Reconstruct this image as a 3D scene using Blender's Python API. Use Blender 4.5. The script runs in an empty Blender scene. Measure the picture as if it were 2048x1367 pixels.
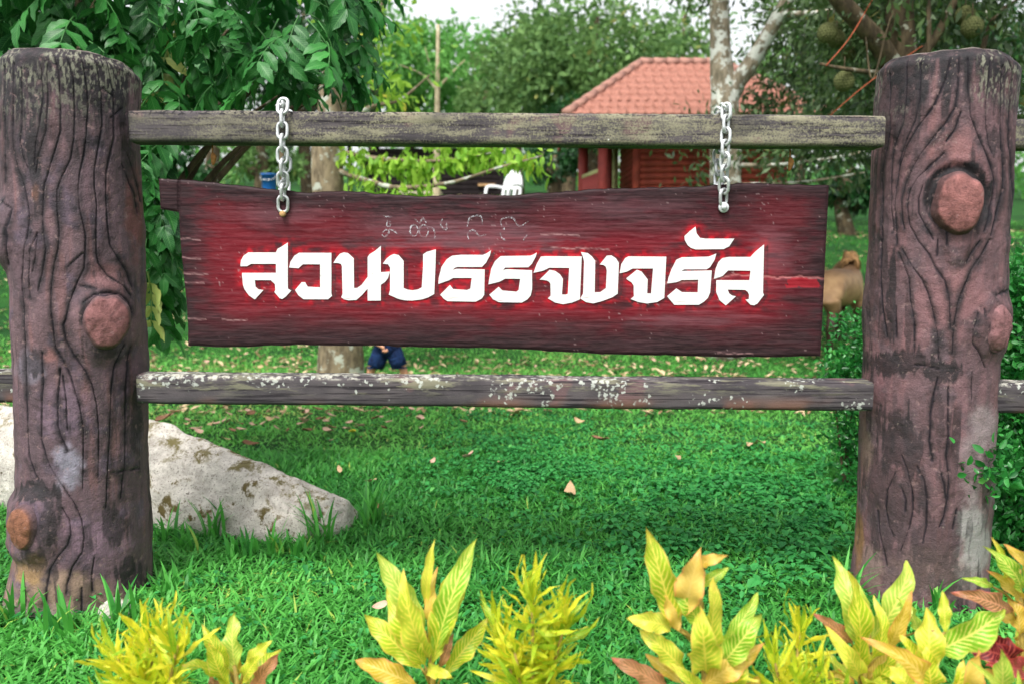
import bpy, bmesh, math, random
import numpy as np
from mathutils import Vector, Matrix, Euler
from mathutils.geometry import tessellate_polygon

# ------------------------------------------------------------------ camera, sky, sun, exposure
SC = bpy.context.scene
COL = SC.collection
R = math.radians
PITCH = R(6.15); F = 1700.0; CX, CY = 1024.0, 683.5; CAMZ = 1.5
cam_d = bpy.data.cameras.new('camera'); cam = bpy.data.objects.new('camera', cam_d); COL.objects.link(cam)
cam.location = (0, 0, CAMZ); cam.rotation_euler = (R(90) - PITCH, 0, 0)
cam_d.sensor_width = 36.0; cam_d.lens = F / 2048.0 * 36.0
cam_d.clip_start = 0.05; cam_d.clip_end = 2000
cam_d.dof.use_dof = True; cam_d.dof.focus_distance = 3.62; cam_d.dof.aperture_fstop = 1.9
SC.camera = cam

SUN_EL, SUN_AZ = R(58), R(205)          # azimuth measured clockwise from +Y; light comes from behind the camera, left
world = bpy.data.worlds.new('World'); SC.world = world; world.use_nodes = True
wn = world.node_tree; wn.nodes.clear()
_sky = wn.nodes.new('ShaderNodeTexSky'); _sky.sky_type = 'NISHITA'; _sky.sun_disc = False
_sky.sun_elevation = SUN_EL; _sky.sun_rotation = SUN_AZ; _sky.air_density = 1.0; _sky.dust_density = 4.0; _sky.ozone_density = 1.0
_hs = wn.nodes.new('ShaderNodeHueSaturation'); _hs.inputs['Saturation'].default_value = 0.14; _hs.inputs['Value'].default_value = 1.15
_bg = wn.nodes.new('ShaderNodeBackground'); _bg.inputs['Strength'].default_value = 0.15
_wo = wn.nodes.new('ShaderNodeOutputWorld')
wn.links.new(_sky.outputs[0], _hs.inputs['Color']); wn.links.new(_hs.outputs[0], _bg.inputs['Color']); wn.links.new(_bg.outputs[0], _wo.inputs['Surface'])
sun_d = bpy.data.lights.new('sun', 'SUN'); sun = bpy.data.objects.new('sun', sun_d); COL.objects.link(sun)
sun_d.energy = 1.5; sun_d.angle = R(14); sun_d.color = (1.0, 0.96, 0.9)
_sd = Vector((math.sin(SUN_AZ) * math.cos(SUN_EL), math.cos(SUN_AZ) * math.cos(SUN_EL), math.sin(SUN_EL)))
sun.rotation_euler = _sd.to_track_quat('Z', 'Y').to_euler(); sun.location = (0, -5, 20)
SC.view_settings.view_transform = 'Standard'; SC.view_settings.look = 'None'
SC.view_settings.exposure = 0.95; SC.view_settings.gamma = 1.0
SC.render.engine = 'CYCLES'
SC.cycles.max_bounces = 8; SC.cycles.transparent_max_bounces = 8; SC.cycles.caustics_reflective = False; SC.cycles.caustics_refractive = False
SC.cycles.use_denoising = True

# ------------------------------------------------------------------ helpers: pixels, noise, meshes, materials
random.seed(7); RNG = np.random.default_rng(11)
cP, sP = math.cos(PITCH), math.sin(PITCH)
def ray(px, py):
    a = (px - CX) / F; b = (CY - py) / F
    return a, cP + b * sP, -sP + b * cP
def P(px, py, Y):
    x, y, z = ray(px, py); t = Y / y
    return Vector((t * x, Y, CAMZ + t * z))
def G(px, py, z=0.0):
    x, y, dz = ray(px, py); t = (z - CAMZ) / dz
    return Vector((t * x, t * y, z))
def proj(V):
    V = np.asarray(V, float); x, y, z = V[..., 0], V[..., 1], V[..., 2] - CAMZ
    fwd = y * cP - z * sP; up = y * sP + z * cP
    return CX + F * x / fwd, CY - F * up / fwd
def sstep(a, b, x):
    t = np.clip((np.asarray(x, float) - a) / (b - a), 0, 1); return t * t * (3 - 2 * t)
def _hash(ix, iy, iz, s):
    h = (ix.astype(np.int64) * 374761393 + iy.astype(np.int64) * 668265263 + iz.astype(np.int64) * 1440662683 + s * 974711) & 0x7fffffff
    h = ((h ^ (h >> 13)) * 1274126177) & 0x7fffffff
    return ((h ^ (h >> 16)) & 0xffffff) / float(0xffffff)
def vnoise(x, y, z=0.0, s=0):
    x, y, z = np.broadcast_arrays(np.asarray(x, float), np.asarray(y, float), np.asarray(z, float))
    x0, y0, z0 = np.floor(x), np.floor(y), np.floor(z); fx, fy, fz = x - x0, y - y0, z - z0
    fx, fy, fz = fx * fx * (3 - 2 * fx), fy * fy * (3 - 2 * fy), fz * fz * (3 - 2 * fz)
    r = 0
    for dx in (0, 1):
        for dy in (0, 1):
            for dz in (0, 1):
                w = (fx if dx else 1 - fx) * (fy if dy else 1 - fy) * (fz if dz else 1 - fz)
                r = r + w * _hash(x0 + dx, y0 + dy, z0 + dz, s)
    return r
def fbm(x, y, z=0.0, s=0, o=4):
    r = 0; a = 1.0; t = 0; k = 1.0
    for i in range(o):
        r = r + a * vnoise(np.asarray(x) * k, np.asarray(y) * k, np.asarray(z) * k, s + i * 17); t += a; a *= .5; k *= 2.03
    return r / t
def terrain(x, y):
    x = np.asarray(x, float); y = np.asarray(y, float)
    lat = 1 - .3 * sstep(2.5, 6.0, x)
    h = 2.7 * sstep(10.8, 20, y) * lat + np.clip(y - 24, 0, 200) * .10
    return h + .05 * (fbm(x * .6, y * .6, 0, 3, 2) - .5) * sstep(4.3, 7, y)

def link(o, parent=None):
    COL.objects.link(o)
    if parent is not None: o.parent = parent
    return o
def tag(o, label=None, cat=None, group=None, kind=None):
    if label: o['label'] = label
    if cat: o['category'] = cat
    if group: o['group'] = group
    if kind: o['kind'] = kind
    return o
def empty(name, loc=(0, 0, 0), rz=0.0):
    o = bpy.data.objects.new(name, None); o.location = loc; o.rotation_euler = (0, 0, rz); o.empty_display_size = .1
    COL.objects.link(o); return o
def np_mesh(name, V, Fc, mat=None, attrs=None, col=None, uv=None, smooth=True):
    """Fc: array (M,k), or list of such arrays"""
    V = np.asarray(V, np.float32)
    Fl = Fc if isinstance(Fc, list) else [Fc]
    Fl = [np.asarray(f, np.int32) for f in Fl if len(f)]
    me = bpy.data.meshes.new(name); me.vertices.add(len(V)); me.vertices.foreach_set('co', V.ravel())
    idx = np.concatenate([f.ravel() for f in Fl]); tot = np.concatenate([np.full(len(f), f.shape[1], np.int32) for f in Fl])
    st = np.concatenate([[0], np.cumsum(tot)[:-1]]).astype(np.int32)
    me.loops.add(len(idx)); me.loops.foreach_set('vertex_index', idx)
    me.polygons.add(len(tot)); me.polygons.foreach_set('loop_start', st)
    me.polygons.foreach_set('use_smooth', np.full(len(tot), smooth, bool))
    me.update(calc_edges=True)
    for k, a in (attrs or {}).items():
        me.attributes.new(k, 'FLOAT', 'POINT').data.foreach_set('value', np.asarray(a, np.float32).ravel())
    if col is not None:
        c = np.ones((len(V), 4), np.float32); c[:, :3] = col
        me.attributes.new('Col', 'FLOAT_COLOR', 'POINT').data.foreach_set('color', c.ravel())
    if uv is not None:
        l = me.uv_layers.new(name='UVMap'); l.data.foreach_set('uv', np.asarray(uv, np.float32)[idx].ravel())
    if mat is not None: me.materials.append(mat)
    return me
def obj(name, me, parent=None, loc=None):
    o = bpy.data.objects.new(name, me)
    if loc is not None: o.location = loc
    return link(o, parent)
def grid_faces(nu, nv, wrap=False, off=0):
    """verts indexed i*nv+j, i along u"""
    iu = np.arange(nu if wrap else nu - 1); jv = np.arange(nv - 1)
    I, J = np.meshgrid(iu, jv, indexing='ij'); I2 = (I + 1) % nu
    return np.stack([I * nv + J, I2 * nv + J, I2 * nv + J + 1, I * nv + J + 1], -1).reshape(-1, 4) + off
class MB:
    """collects pieces for ONE mesh"""
    def __init__(s): s.V = []; s.F = []; s.n = 0
    def add(s, V, Fs):
        V = np.asarray(V, float); Fs = Fs if isinstance(Fs, list) else [Fs]
        for f in Fs:
            if len(f): s.F.append(np.asarray(f, np.int32) + s.n)
        s.V.append(V); s.n += len(V); return s
    def box(s, a, b, bev=0.0):
        x0, y0, z0 = a; x1, y1, z1 = b
        V = [(x, y, z) for x in (x0, x1) for y in (y0, y1) for z in (z0, z1)]
        return s.add(V, np.array([(0, 1, 3, 2), (4, 6, 7, 5), (0, 4, 5, 1), (2, 3, 7, 6), (0, 2, 6, 4), (1, 5, 7, 3)]))
    def tube(s, pts, rad, seg=10, cap=True, rough=0.0, seed=0, squash=None):
        pts = [Vector(p) for p in pts]; n = len(pts)
        if not hasattr(rad, '__len__'): rad = [rad] * n
        T = [(pts[min(i + 1, n - 1)] - pts[max(i - 1, 0)]).normalized() for i in range(n)]
        up = Vector((0, 0, 1)) if abs(T[0].z) < .9 else Vector((0, 1, 0))
        N = (up - T[0] * up.dot(T[0])).normalized(); rows = []
        for i in range(n):
            N = (N - T[i] * N.dot(T[i])).normalized(); B = T[i].cross(N)
            for k in range(seg):
                a = 2 * math.pi * k / seg
                rr = rad[i]
                if rough: rr *= 1 + rough * (float(vnoise(math.cos(a) * 1.3 + 7, math.sin(a) * 1.3 + 3, i * .45, seed)) - .5) * 2
                d = N * math.cos(a) + B * math.sin(a)
                if squash: d = Vector((d.x * squash[0], d.y * squash[1], d.z * squash[2]))
                rows.append(pts[i] + d * rr)
        V = np.array([tuple(v) for v in rows]); f = []
        for i in range(n - 1):
            for k in range(seg):
                k2 = (k + 1) % seg; f.append((i * seg + k, i * seg + k2, (i + 1) * seg + k2, (i + 1) * seg + k))
        Fs = [np.array(f)]
        if cap:
            V = np.vstack([V, [tuple(pts[0])], [tuple(pts[-1])]]); a, b = n * seg, n * seg + 1
            Fs.append(np.array([(a, (k + 1) % seg, k) for k in range(seg)] + [(b, (n - 1) * seg + k, (n - 1) * seg + (k + 1) % seg) for k in range(seg)]))
        return s.add(V, Fs)
    def mesh(s, name, mat, smooth=True):
        return np_mesh(name, np.vstack(s.V), s.F, mat, smooth=smooth)
def curve_pts(pts, n):
    """Catmull-Rom through pts (tuples), n samples"""
    p = np.array([tuple(q) for q in pts], float)
    if len(p) == 2:
        return [tuple(p[0] + (p[1] - p[0]) * i / (n - 1)) for i in range(n)]
    q = np.vstack([2 * p[0] - p[1], p, 2 * p[-1] - p[-2]]); out = []
    for i in range(n):
        t = i / (n - 1) * (len(p) - 1); k = min(int(t), len(p) - 2); u = t - k
        a, b, c, d = q[k], q[k + 1], q[k + 2], q[k + 3]
        out.append(tuple(.5 * (2 * b + (c - a) * u + (2 * a - 5 * b + 4 * c - d) * u * u + (3 * b - a - 3 * c + d) * u ** 3)))
    return out

class NT:
    def __init__(s, name):
        s.m = bpy.data.materials.new(name); s.m.use_nodes = True; s.t = s.m.node_tree; s.t.nodes.clear()
        s.out = s.t.nodes.new('ShaderNodeOutputMaterial')
    def n(s, typ, props=None, **inp):
        nd = s.t.nodes.new(typ)
        for k, v in (props or {}).items(): setattr(nd, k, v)
        for k, v in inp.items():
            key = int(k[1:]) if k[0] == '_' and k[1:].isdigit() else k.replace('_', ' ')
            s.put(nd.inputs[key], v)
        return nd
    def put(s, sock, v):
        if isinstance(v, bpy.types.NodeSocket): s.t.links.new(v, sock)
        elif isinstance(v, bpy.types.Node): s.t.links.new(v.outputs[0], sock)
        else:
            if hasattr(sock.default_value, '__len__') and len(sock.default_value) == 4 and len(v) == 3: v = (*v, 1)
            sock.default_value = v
    def coord(s, kind='Object', scale=(1, 1, 1)):
        tc = s.n('ShaderNodeTexCoord'); mp = s.n('ShaderNodeMapping', Vector=tc.outputs[kind]); mp.inputs['Scale'].default_value = scale
        return mp.outputs[0]
    def noise(s, vec, scale=5, detail=4, rough=.55, dist=0):
        return s.n('ShaderNodeTexNoise', Vector=vec, Scale=scale, Detail=detail, Roughness=rough, Distortion=dist).outputs['Fac']
    def rng(s, v, a, b, c=0., d=1., smooth=True):
        nd = s.n('ShaderNodeMapRange', {'interpolation_type': 'SMOOTHSTEP' if smooth else 'LINEAR'}, Value=v, From_Min=a, From_Max=b, To_Min=c, To_Max=d)
        return nd.outputs[0]
    def mix(s, f, a, b, blend='MIX'):
        nd = s.n('ShaderNodeMix', {'data_type': 'RGBA', 'blend_type': blend})
        s.put(nd.inputs[0], f); s.put(nd.inputs[6], a); s.put(nd.inputs[7], b); return nd.outputs[2]
    def math(s, op, a, b=0.0, c=0.0):
        nd = s.n('ShaderNodeMath', {'operation': op}); s.put(nd.inputs[0], a); s.put(nd.inputs[1], b); s.put(nd.inputs[2], c); return nd.outputs[0]
    def attr(s, name, out='Fac'):
        return s.n('ShaderNodeAttribute', {'attribute_name': name}).outputs[out]
    def bump(s, h, strength=.3, dist=.01):
        return s.n('ShaderNodeBump', Height=h, Strength=strength, Distance=dist).outputs[0]
    def bsdf(s, color, rough=.7, spec=.3, normal=None, metal=0.0, **kw):
        nd = s.n('ShaderNodeBsdfPrincipled', Base_Color=color, Roughness=rough, Metallic=metal)
        nd.inputs['Specular IOR Level'].default_value = spec
        if normal is not None: s.put(nd.inputs['Normal'], normal)
        for k, v in kw.items(): s.put(nd.inputs[k.replace('_', ' ')], v)
        s.t.links.new(nd.outputs[0], s.out.inputs['Surface']); return s.m
def flat(name, c, rough=.7, spec=.3, metal=0.0, var=.25, scale=8, bumps=.0):
    t = NT(name); v = t.coord(); n = t.noise(v, scale, 5)
    c2 = tuple(x * (1 - var) for x in c); c1 = tuple(min(x * (1 + var), 1) for x in c)
    nb = t.bump(t.noise(v, scale * 6, 4), bumps, .01) if bumps else None
    return t.bsdf(t.mix(t.rng(n, .3, .7), c2, c1), rough, spec, nb, metal)
def leafmat(name, dark, light, alt=None, trans=.35, rough=.5, spec=.3, uvveins=False):
    """foliage: colour from the per-leaf attribute rnd; some light passes through"""
    t = NT(name); r = t.attr('rnd')
    c = t.mix(t.rng(r, 0, .85), dark, light)
    if alt is not None: c = t.mix(t.rng(r, .9, .93), c, alt)
    pb = t.n('ShaderNodeBsdfPrincipled', Base_Color=c, Roughness=rough); pb.inputs['Specular IOR Level'].default_value = spec
    tr = t.n('ShaderNodeBsdfTranslucent', Color=t.mix(.5, c, light))
    mx = t.n('ShaderNodeMixShader', _0=trans, _1=pb.outputs[0], _2=tr.outputs[0])
    t.t.links.new(mx.outputs[0], t.out.inputs['Surface']); return t.m
def lin(*c):
    c = np.asarray(c, float) / 255.0
    return tuple(np.where(c <= .04045, c / 12.92, ((c + .055) / 1.055) ** 2.4))
def polydist(px, py, lines):
    """distance (pixels of the photograph) of points to the nearest of the polylines"""
    d = np.full(px.shape, 1e9)
    for L in lines:
        for (ax, ay), (bx, by) in zip(L[:-1], L[1:]):
            m = (px > min(ax, bx) - 45) & (px < max(ax, bx) + 45) & (py > min(ay, by) - 45) & (py < max(ay, by) + 45)
            if not m.any(): continue
            X, Y = px[m], py[m]; vx, vy = bx - ax, by - ay; l2 = vx * vx + vy * vy + 1e-9
            t = np.clip(((X - ax) * vx + (Y - ay) * vy) / l2, 0, 1)
            d[m] = np.minimum(d[m], np.hypot(X - ax - t * vx, Y - ay - t * vy))
    return d
def inside(px, py, poly):
    r = np.zeros(px.shape, bool); n = len(poly); j = n - 1
    for i in range(n):
        xi, yi = poly[i]; xj, yj = poly[j]
        if yi != yj:
            c = ((yi > py) != (yj > py)) & (px < (xj - xi) * (py - yi) / (yj - yi) + xi); r ^= c
        j = i
    return r
def zoomed(pts, ox, oy, k): return [(ox + x / k, oy + y / k) for x, y in pts]

# ------------------------------------------------------------------ ground
def make_ground():
    ys = np.concatenate([np.linspace(-6, 3, 19), np.linspace(3.2, 12, 89), np.linspace(12.25, 30, 72), np.geomspace(31, 400, 30)])
    xs = np.concatenate([-np.geomspace(9, 400, 22)[::-1], np.linspace(-8.8, 8.8, 118), np.geomspace(9, 400, 22)])
    X, Y = np.meshgrid(xs, ys, indexing='ij'); Z = terrain(X, Y)
    t = NT('lawn_soil'); v = t.coord()
    n1, n2 = t.noise(v, 1.3, 4), t.noise(v, 38, 5, .7)
    c = t.mix(t.rng(n1, .35, .65), lin(22, 62, 28), lin(38, 84, 34))
    c = t.mix(t.rng(n2, .5, .72), c, lin(64, 58, 38))
    m = t.bsdf(c, .95, .1, t.bump(n2, .6, .03))
    me = np_mesh('ground', np.stack([X, Y, Z], -1).reshape(-1, 3), grid_faces(len(xs), len(ys)), m)
    tag(obj('ground', me), kind='structure')
make_ground()

# ------------------------------------------------------------------ the concrete log frame
YP = 3.66           # axis of the posts
YR0, YR1 = 3.50, 3.63   # front and back of the rails
frame = empty('rail_fence', (0, YP, 0))
tag(frame, 'concrete frame of two thick mock log posts and weathered rails carrying the sign', 'fence')
def FR(o): o.parent = frame; o.location = Vector(o.location) - Vector(frame.location); return o

tp = NT('painted_concrete'); _v = tp.coord(); _f = tp.noise(_v, 160, 4, .65); _g = tp.noise(_v, 34, 5, .6)
_c = tp.mix(tp.rng(_f, .35, .75), tp.attr('Col', 'Color'), tp.mix(1.0, tp.attr('Col', 'Color'), (.72, .70, .72), 'MULTIPLY'))
_c = tp.mix(tp.rng(_g, .58, .72, 0, .55), _c, tp.mix(1.0, _c, (.5, .48, .5), 'MULTIPLY'))
_c = tp.mix(tp.rng(_g, .42, .30, 0, .35), _c, lin(150, 122, 120))
_c = tp.mix(tp.rng(tp.noise(_v, 110, 3), .72, .78, 0, .5), _c, lin(150, 135, 128))
M_POST = tp.bsdf(_c, .72, .3, tp.bump(tp.math('ADD', tp.math('MULTIPLY', _f, .5), _g), .85, .008))

def make_post(EL, ER, TOP, lines, knots, moats, tops, darks, lights, tint, seed):
    py_b = 1300.0
    ph = np.concatenate([np.linspace(-95, 95, 310), np.linspace(95, 265, 40)[1:-1]]) * math.pi / 180
    nr = 450; tt = np.linspace(0, 1, nr)
    ytop_mean = min(y for _, y in TOP)
    rows = py_b + (ytop_mean - py_b) * tt
    xl = np.interp(rows, [e[0] for e in EL], [e[1] for e in EL]); xr = np.interp(rows, [e[0] for e in ER], [e[1] for e in ER])
    cx, hw = (xl + xr) / 2, (xr - xl) / 2
    zc = np.array([P(a, b, YP).z for a, b in zip(cx, rows)])
    fwd = YP * cP - (zc - CAMZ) * sP
    k_ = fwd / YP / F; a1, a2 = np.arctan((xl - CX) * k_), np.arctan((xr - CX) * k_)      # viewing angles of both edges
    am = (a1 + a2) / 2; wx = YP * np.tan(am); wr = YP / np.cos(am) * np.sin((a2 - a1) / 2) * .99; off = aoff = float(am.mean())
    ph0 = ph; ph = ph - off                      # ph0 = 0 faces the camera's standpoint
    S, C = np.sin(ph), np.cos(ph)
    PH, T = np.meshgrid(ph, tt, indexing='ij'); PH0 = PH + off
    X = wx[None] + wr[None] * S[:, None]; Y = YP - wr[None] * C[:, None]
    # slanted top: last rows follow the outline
    axp = cx[-1] + hw[-1] * np.sin(ph0)
    ytp = np.interp(axp, [p[0] for p in TOP], [p[1] for p in TOP])
    zt = np.array([P(a, b, YP - .75 * wr[-1] * max(c, -.2)).z for a, b, c in zip(axp, ytp, C)])
    w = sstep(.8, 1, tt); Z = zc[None] + (zt[:, None] - zc[-1]) * w[None]
    front = np.cos(PH0) > -.08
    phf = np.arcsin(np.clip(np.sin(PH0), -1, 1)) - off
    Xf = wx[None] + wr[None] * np.sin(phf); Yf = YP - wr[None] * np.cos(phf)
    px, py = proj(np.stack([Xf, Yf, Z], -1))
    d = polydist(px, py, lines)
    # radial relief
    N3 = lambda k, s, o=3: fbm(X * k, Y * k, Z * k, s, o)
    D = (N3(4, seed) - .5) * .026 + (N3(15, seed + 5) - .5) * .009 + (fbm(X * 40, Y * 40, Z * 9, seed + 9, 3) - .5) * .003
    dj = d + (N3(34, seed + 2, 2) - .5) * 1.4
    gw = .75 + 1.1 * sstep(.35, .7, N3(7, seed + 8, 2))
    D -= .006 * np.exp(-(dj / (1.1 * gw)) ** 2)
    for (kx, ky, rx, ry, h) in knots:
        e = np.hypot((px - kx) / rx, (py - ky) / ry) + (N3(14, seed + 21, 2) - .5) * .25
        D += np.where(front, h * (1 - sstep(.85, 1.55, e)), 0)
    for (kx, ky, r0, r1, dep, a0) in moats:   # hollow ring above and beside a knot
        dx, dy = px - kx, py - ky; e = np.hypot(dx / r0, dy / r1)
        D -= np.where(front, dep * np.exp(-((e - 1) / .16) ** 2) * sstep(a0, a0 - .8, dy / r1), 0)
    # rounded shoulder at the top
    D -= .03 * sstep(.978, 1.0, T) ** 2
    X = X + D * np.sin(PH); Y = Y - D * np.cos(PH)
    # ---- colours
    L = lambda *c: np.array(lin(*c))
    def mixc(a, b, f): return a + (b - a) * np.clip(f, 0, 1)[..., None]
    n1, n2, n3 = N3(5, seed + 31, 4), N3(13, seed + 33, 4), N3(42, seed + 35, 3)
    st = fbm(X * 30, Y * 30, Z * 3.5, seed + 37, 4)
    col = np.broadcast_to(L(*tint[0]), X.shape + (3,)).copy()
    col = mixc(col, L(*tint[1]), sstep(.45, .62, n1)); col = mixc(col, L(*tint[2]), sstep(.55, .72, n2) * .8)
    col = mixc(col, L(138, 98, 96), sstep(.6, .74, st) * .5)
    col = mixc(col, L(78, 68, 72), sstep(.58, .36, st) * .45)
    for (bx, by, rx, ry, s, c) in lights:
        e = np.hypot((px - bx) / rx, (py - by) / ry) + (n2 - .5) * 1.1 + (n3 - .5) * .6
        col = mixc(col, L(*c), s * sstep(1.15, .45, e))
    dk = np.zeros(X.shape); st2 = fbm(X * 55, Y * 55, Z * 7, seed + 39, 4); brk = (n2 - .5) * .8 + (st2 - .5) * 1.5 + (n3 - .5) * .5
    for (x0, y0, y1, s) in tops:              # black running down from the top, deeper along some columns
        lim = y0 + (y1 - y0) * fbm(px * .03, 0, 0, seed + 41, 3) + x0 * 0
        dk = np.maximum(dk, s * sstep(lim + 55, lim - 55, py + (st - .5) * 150 + (st2 - .5) * 170))
    for (bx, by, rx, ry, s) in darks:
        e = np.hypot((px - bx) / rx, (py - by) / ry) + brk
        dk = np.maximum(dk, s * sstep(1.12, .8, e))
    dk = np.maximum(dk, .8 * sstep(.60, .68, fbm(X * 26, Y * 26, Z * 2.2, seed + 43, 4)) * sstep(.40, .58, n1))
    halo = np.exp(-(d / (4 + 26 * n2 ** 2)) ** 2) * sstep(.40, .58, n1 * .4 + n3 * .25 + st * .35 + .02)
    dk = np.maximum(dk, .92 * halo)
    for (kx, ky, r0, r1, dep, a0) in moats:
        dx, dy = px - kx, py - ky; e = np.hypot(dx / r0, dy / r1)
        dk = np.maximum(dk, 1.1 * sstep(1.30, 1.08, e + (st2 - .5) * .5 + (n2 - .5) * .4) * sstep(1.6, .4, dy / r1))
    col = mixc(col, L(40, 37, 40), np.clip(dk * (.70 + .5 * n3), 0, 1))
    # pale lichen near the top
    li = sstep(.50, .62, fbm(X * 120, Y * 120, Z * 50, seed + 51, 4)) * sstep(ytop_mean + 175, ytop_mean + 20, py) * sstep(.42, .56, N3(7, seed + 53, 2))
    col = mixc(col, L(150, 150, 130), li * .75)
    sp = sstep(.86, .92, vnoise(X * 230, Y * 230, Z * 230, seed + 55)) * sstep(.56, .66, n2)
    col = mixc(col, L(165, 150, 140), sp * .6)
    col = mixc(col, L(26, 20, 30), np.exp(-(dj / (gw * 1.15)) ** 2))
    col = col * .86
    V = np.stack([X, Y, Z], -1); nph = len(ph)
    Vl = [V.reshape(-1, 3)]; Cl = [col.reshape(-1, 3)]; Fs = [grid_faces(nph, nr, wrap=True)]
    # cap rows
    ring = V[:, -1]; cen = ring.mean(0); base = np.arange(nph) * nr + nr - 1; off = nph * nr
    for q, up in ((.93, .005), (.8, .008), (.5, .010), (.2, .008)):
        rr = cen + (ring - cen) * q; rr[:, 2] += up + (fbm(rr[:, 0] * 20, rr[:, 1] * 20, 0, seed, 3) - .5) * .012
        Vl.append(rr); Cl.append(np.broadcast_to(L(120, 112, 104), rr.shape) * (.5 + fbm(rr[:, 0] * 30, rr[:, 1] * 30, 0, seed + 2, 3))[:, None])
        cur = off + np.arange(nph); a, b = base, np.roll(base, -1)
        Fs.append(np.stack([a, b, np.roll(cur, -1), cur], -1)); base = cur; off += nph
    Vl.append([cen]); Cl.append([L(110, 100, 95)])
    Fs.append(np.stack([base, np.roll(base, -1), np.full(nph, off)], -1))
    me = np_mesh('log_post', np.vstack(Vl), Fs, M_POST, col=np.vstack(Cl))
    o = FR(obj('log_post', me))
    surf = lambda kx, ky: (kx, ky, aoff, float(np.interp(-ky, -rows, cx)), float(np.interp(-ky, -rows, hw)), float(np.interp(-ky, -rows, wx)), float(np.interp(-ky, -rows, wr)), float(np.interp(-ky, -rows, zc)))
    return o, surf

def make_knot(post, sf, rx, ry, h0, h1, tear, face, rim, seed, yaw=0.0):
    kx, ky, off, cx, hw, wx, wr, zc = sf
    cand = np.linspace(-1.35, 1.35, 400) - off; q = np.stack([wx + wr * np.sin(cand), YP - wr * np.cos(cand), np.full(400, zc)], -1)
    ph = float(cand[np.argmin(np.abs(proj(q)[0] - kx))])
    n = Vector((math.sin(ph + yaw), -math.cos(ph + yaw), 0)); u = Vector((math.cos(ph + yaw), math.sin(ph + yaw), 0)); wv = Vector((0, 0, 1))
    y = YP - wr * math.cos(ph); p = Vector((wx + wr * math.sin(ph), y, P(kx, ky, y - h1 * .5).z))
    sc = (y * cP - (p.z - CAMZ) * sP) / F
    seg = 56; V = []; C = []
    prof = [(1.20, h0 - .03, 0), (1.10, h0 + (h1 - h0) * .5, .15), (1.04, h1 - .020, .25), (1.01, h1 - .009, .5), (.96, h1 - .003, .9), (.9, h1, 1), (.8, h1 + .004, 1), (.65, h1 + .007, 1), (.5, h1 + .009, 1), (.34, h1 + .010, 1), (.18, h1 + .011, 1), (.08, h1 + .011, 1)]
    for q, hh, fc in prof:
        for k in range(seg):
            a = 2 * math.pi * k / seg; ca, sa = math.cos(a), math.sin(a)
            r = 1 + tear * max(0, -sa) ** 4 + .09 * (float(vnoise(ca * 2 + 5, sa * 2 + 5, seed, seed)) - .5) * 2
            rel = (float(fbm(ca * q * 2.2 + 9, sa * q * 2.2 + 9, 0, seed + 3, 3)) - .5) * .016 * min(1, q * 1.6)
            v = p + u * (ca * r * q * rx * sc) + wv * (sa * r * q * ry * sc) + n * (hh + rel)
            V.append(tuple(v)); g = .45 + 1.1 * float(fbm(ca * q * 5 + 3, sa * q * 5, 0, seed, 4)) - (.35 if float(vnoise(ca * q * 9, sa * q * 9, 0, seed + 7)) > .8 else 0)
            C.append((np.array(lin(*rim)) * (1 - fc) + np.array(lin(*face)) * fc) * g)
    V.append(tuple(p + n * (h1 + .011))); C.append(np.array(lin(*face)))
    m = len(prof); f = []
    for i in range(m - 1):
        for k in range(seg):
            k2 = (k + 1) % seg; f.append((i * seg + k, i * seg + k2, (i + 1) * seg + k2, (i + 1) * seg + k))
    f3 = [((m - 1) * seg + k, (m - 1) * seg + (k + 1) % seg, m * seg) for k in range(seg)]
    me = np_mesh('knot', np.array(V), [np.array(f), np.array(f3)], M_POST, col=np.array(C))
    o = obj('knot', me, post); o.location = -Vector(frame.location) - Vector(post.location); return o

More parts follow.
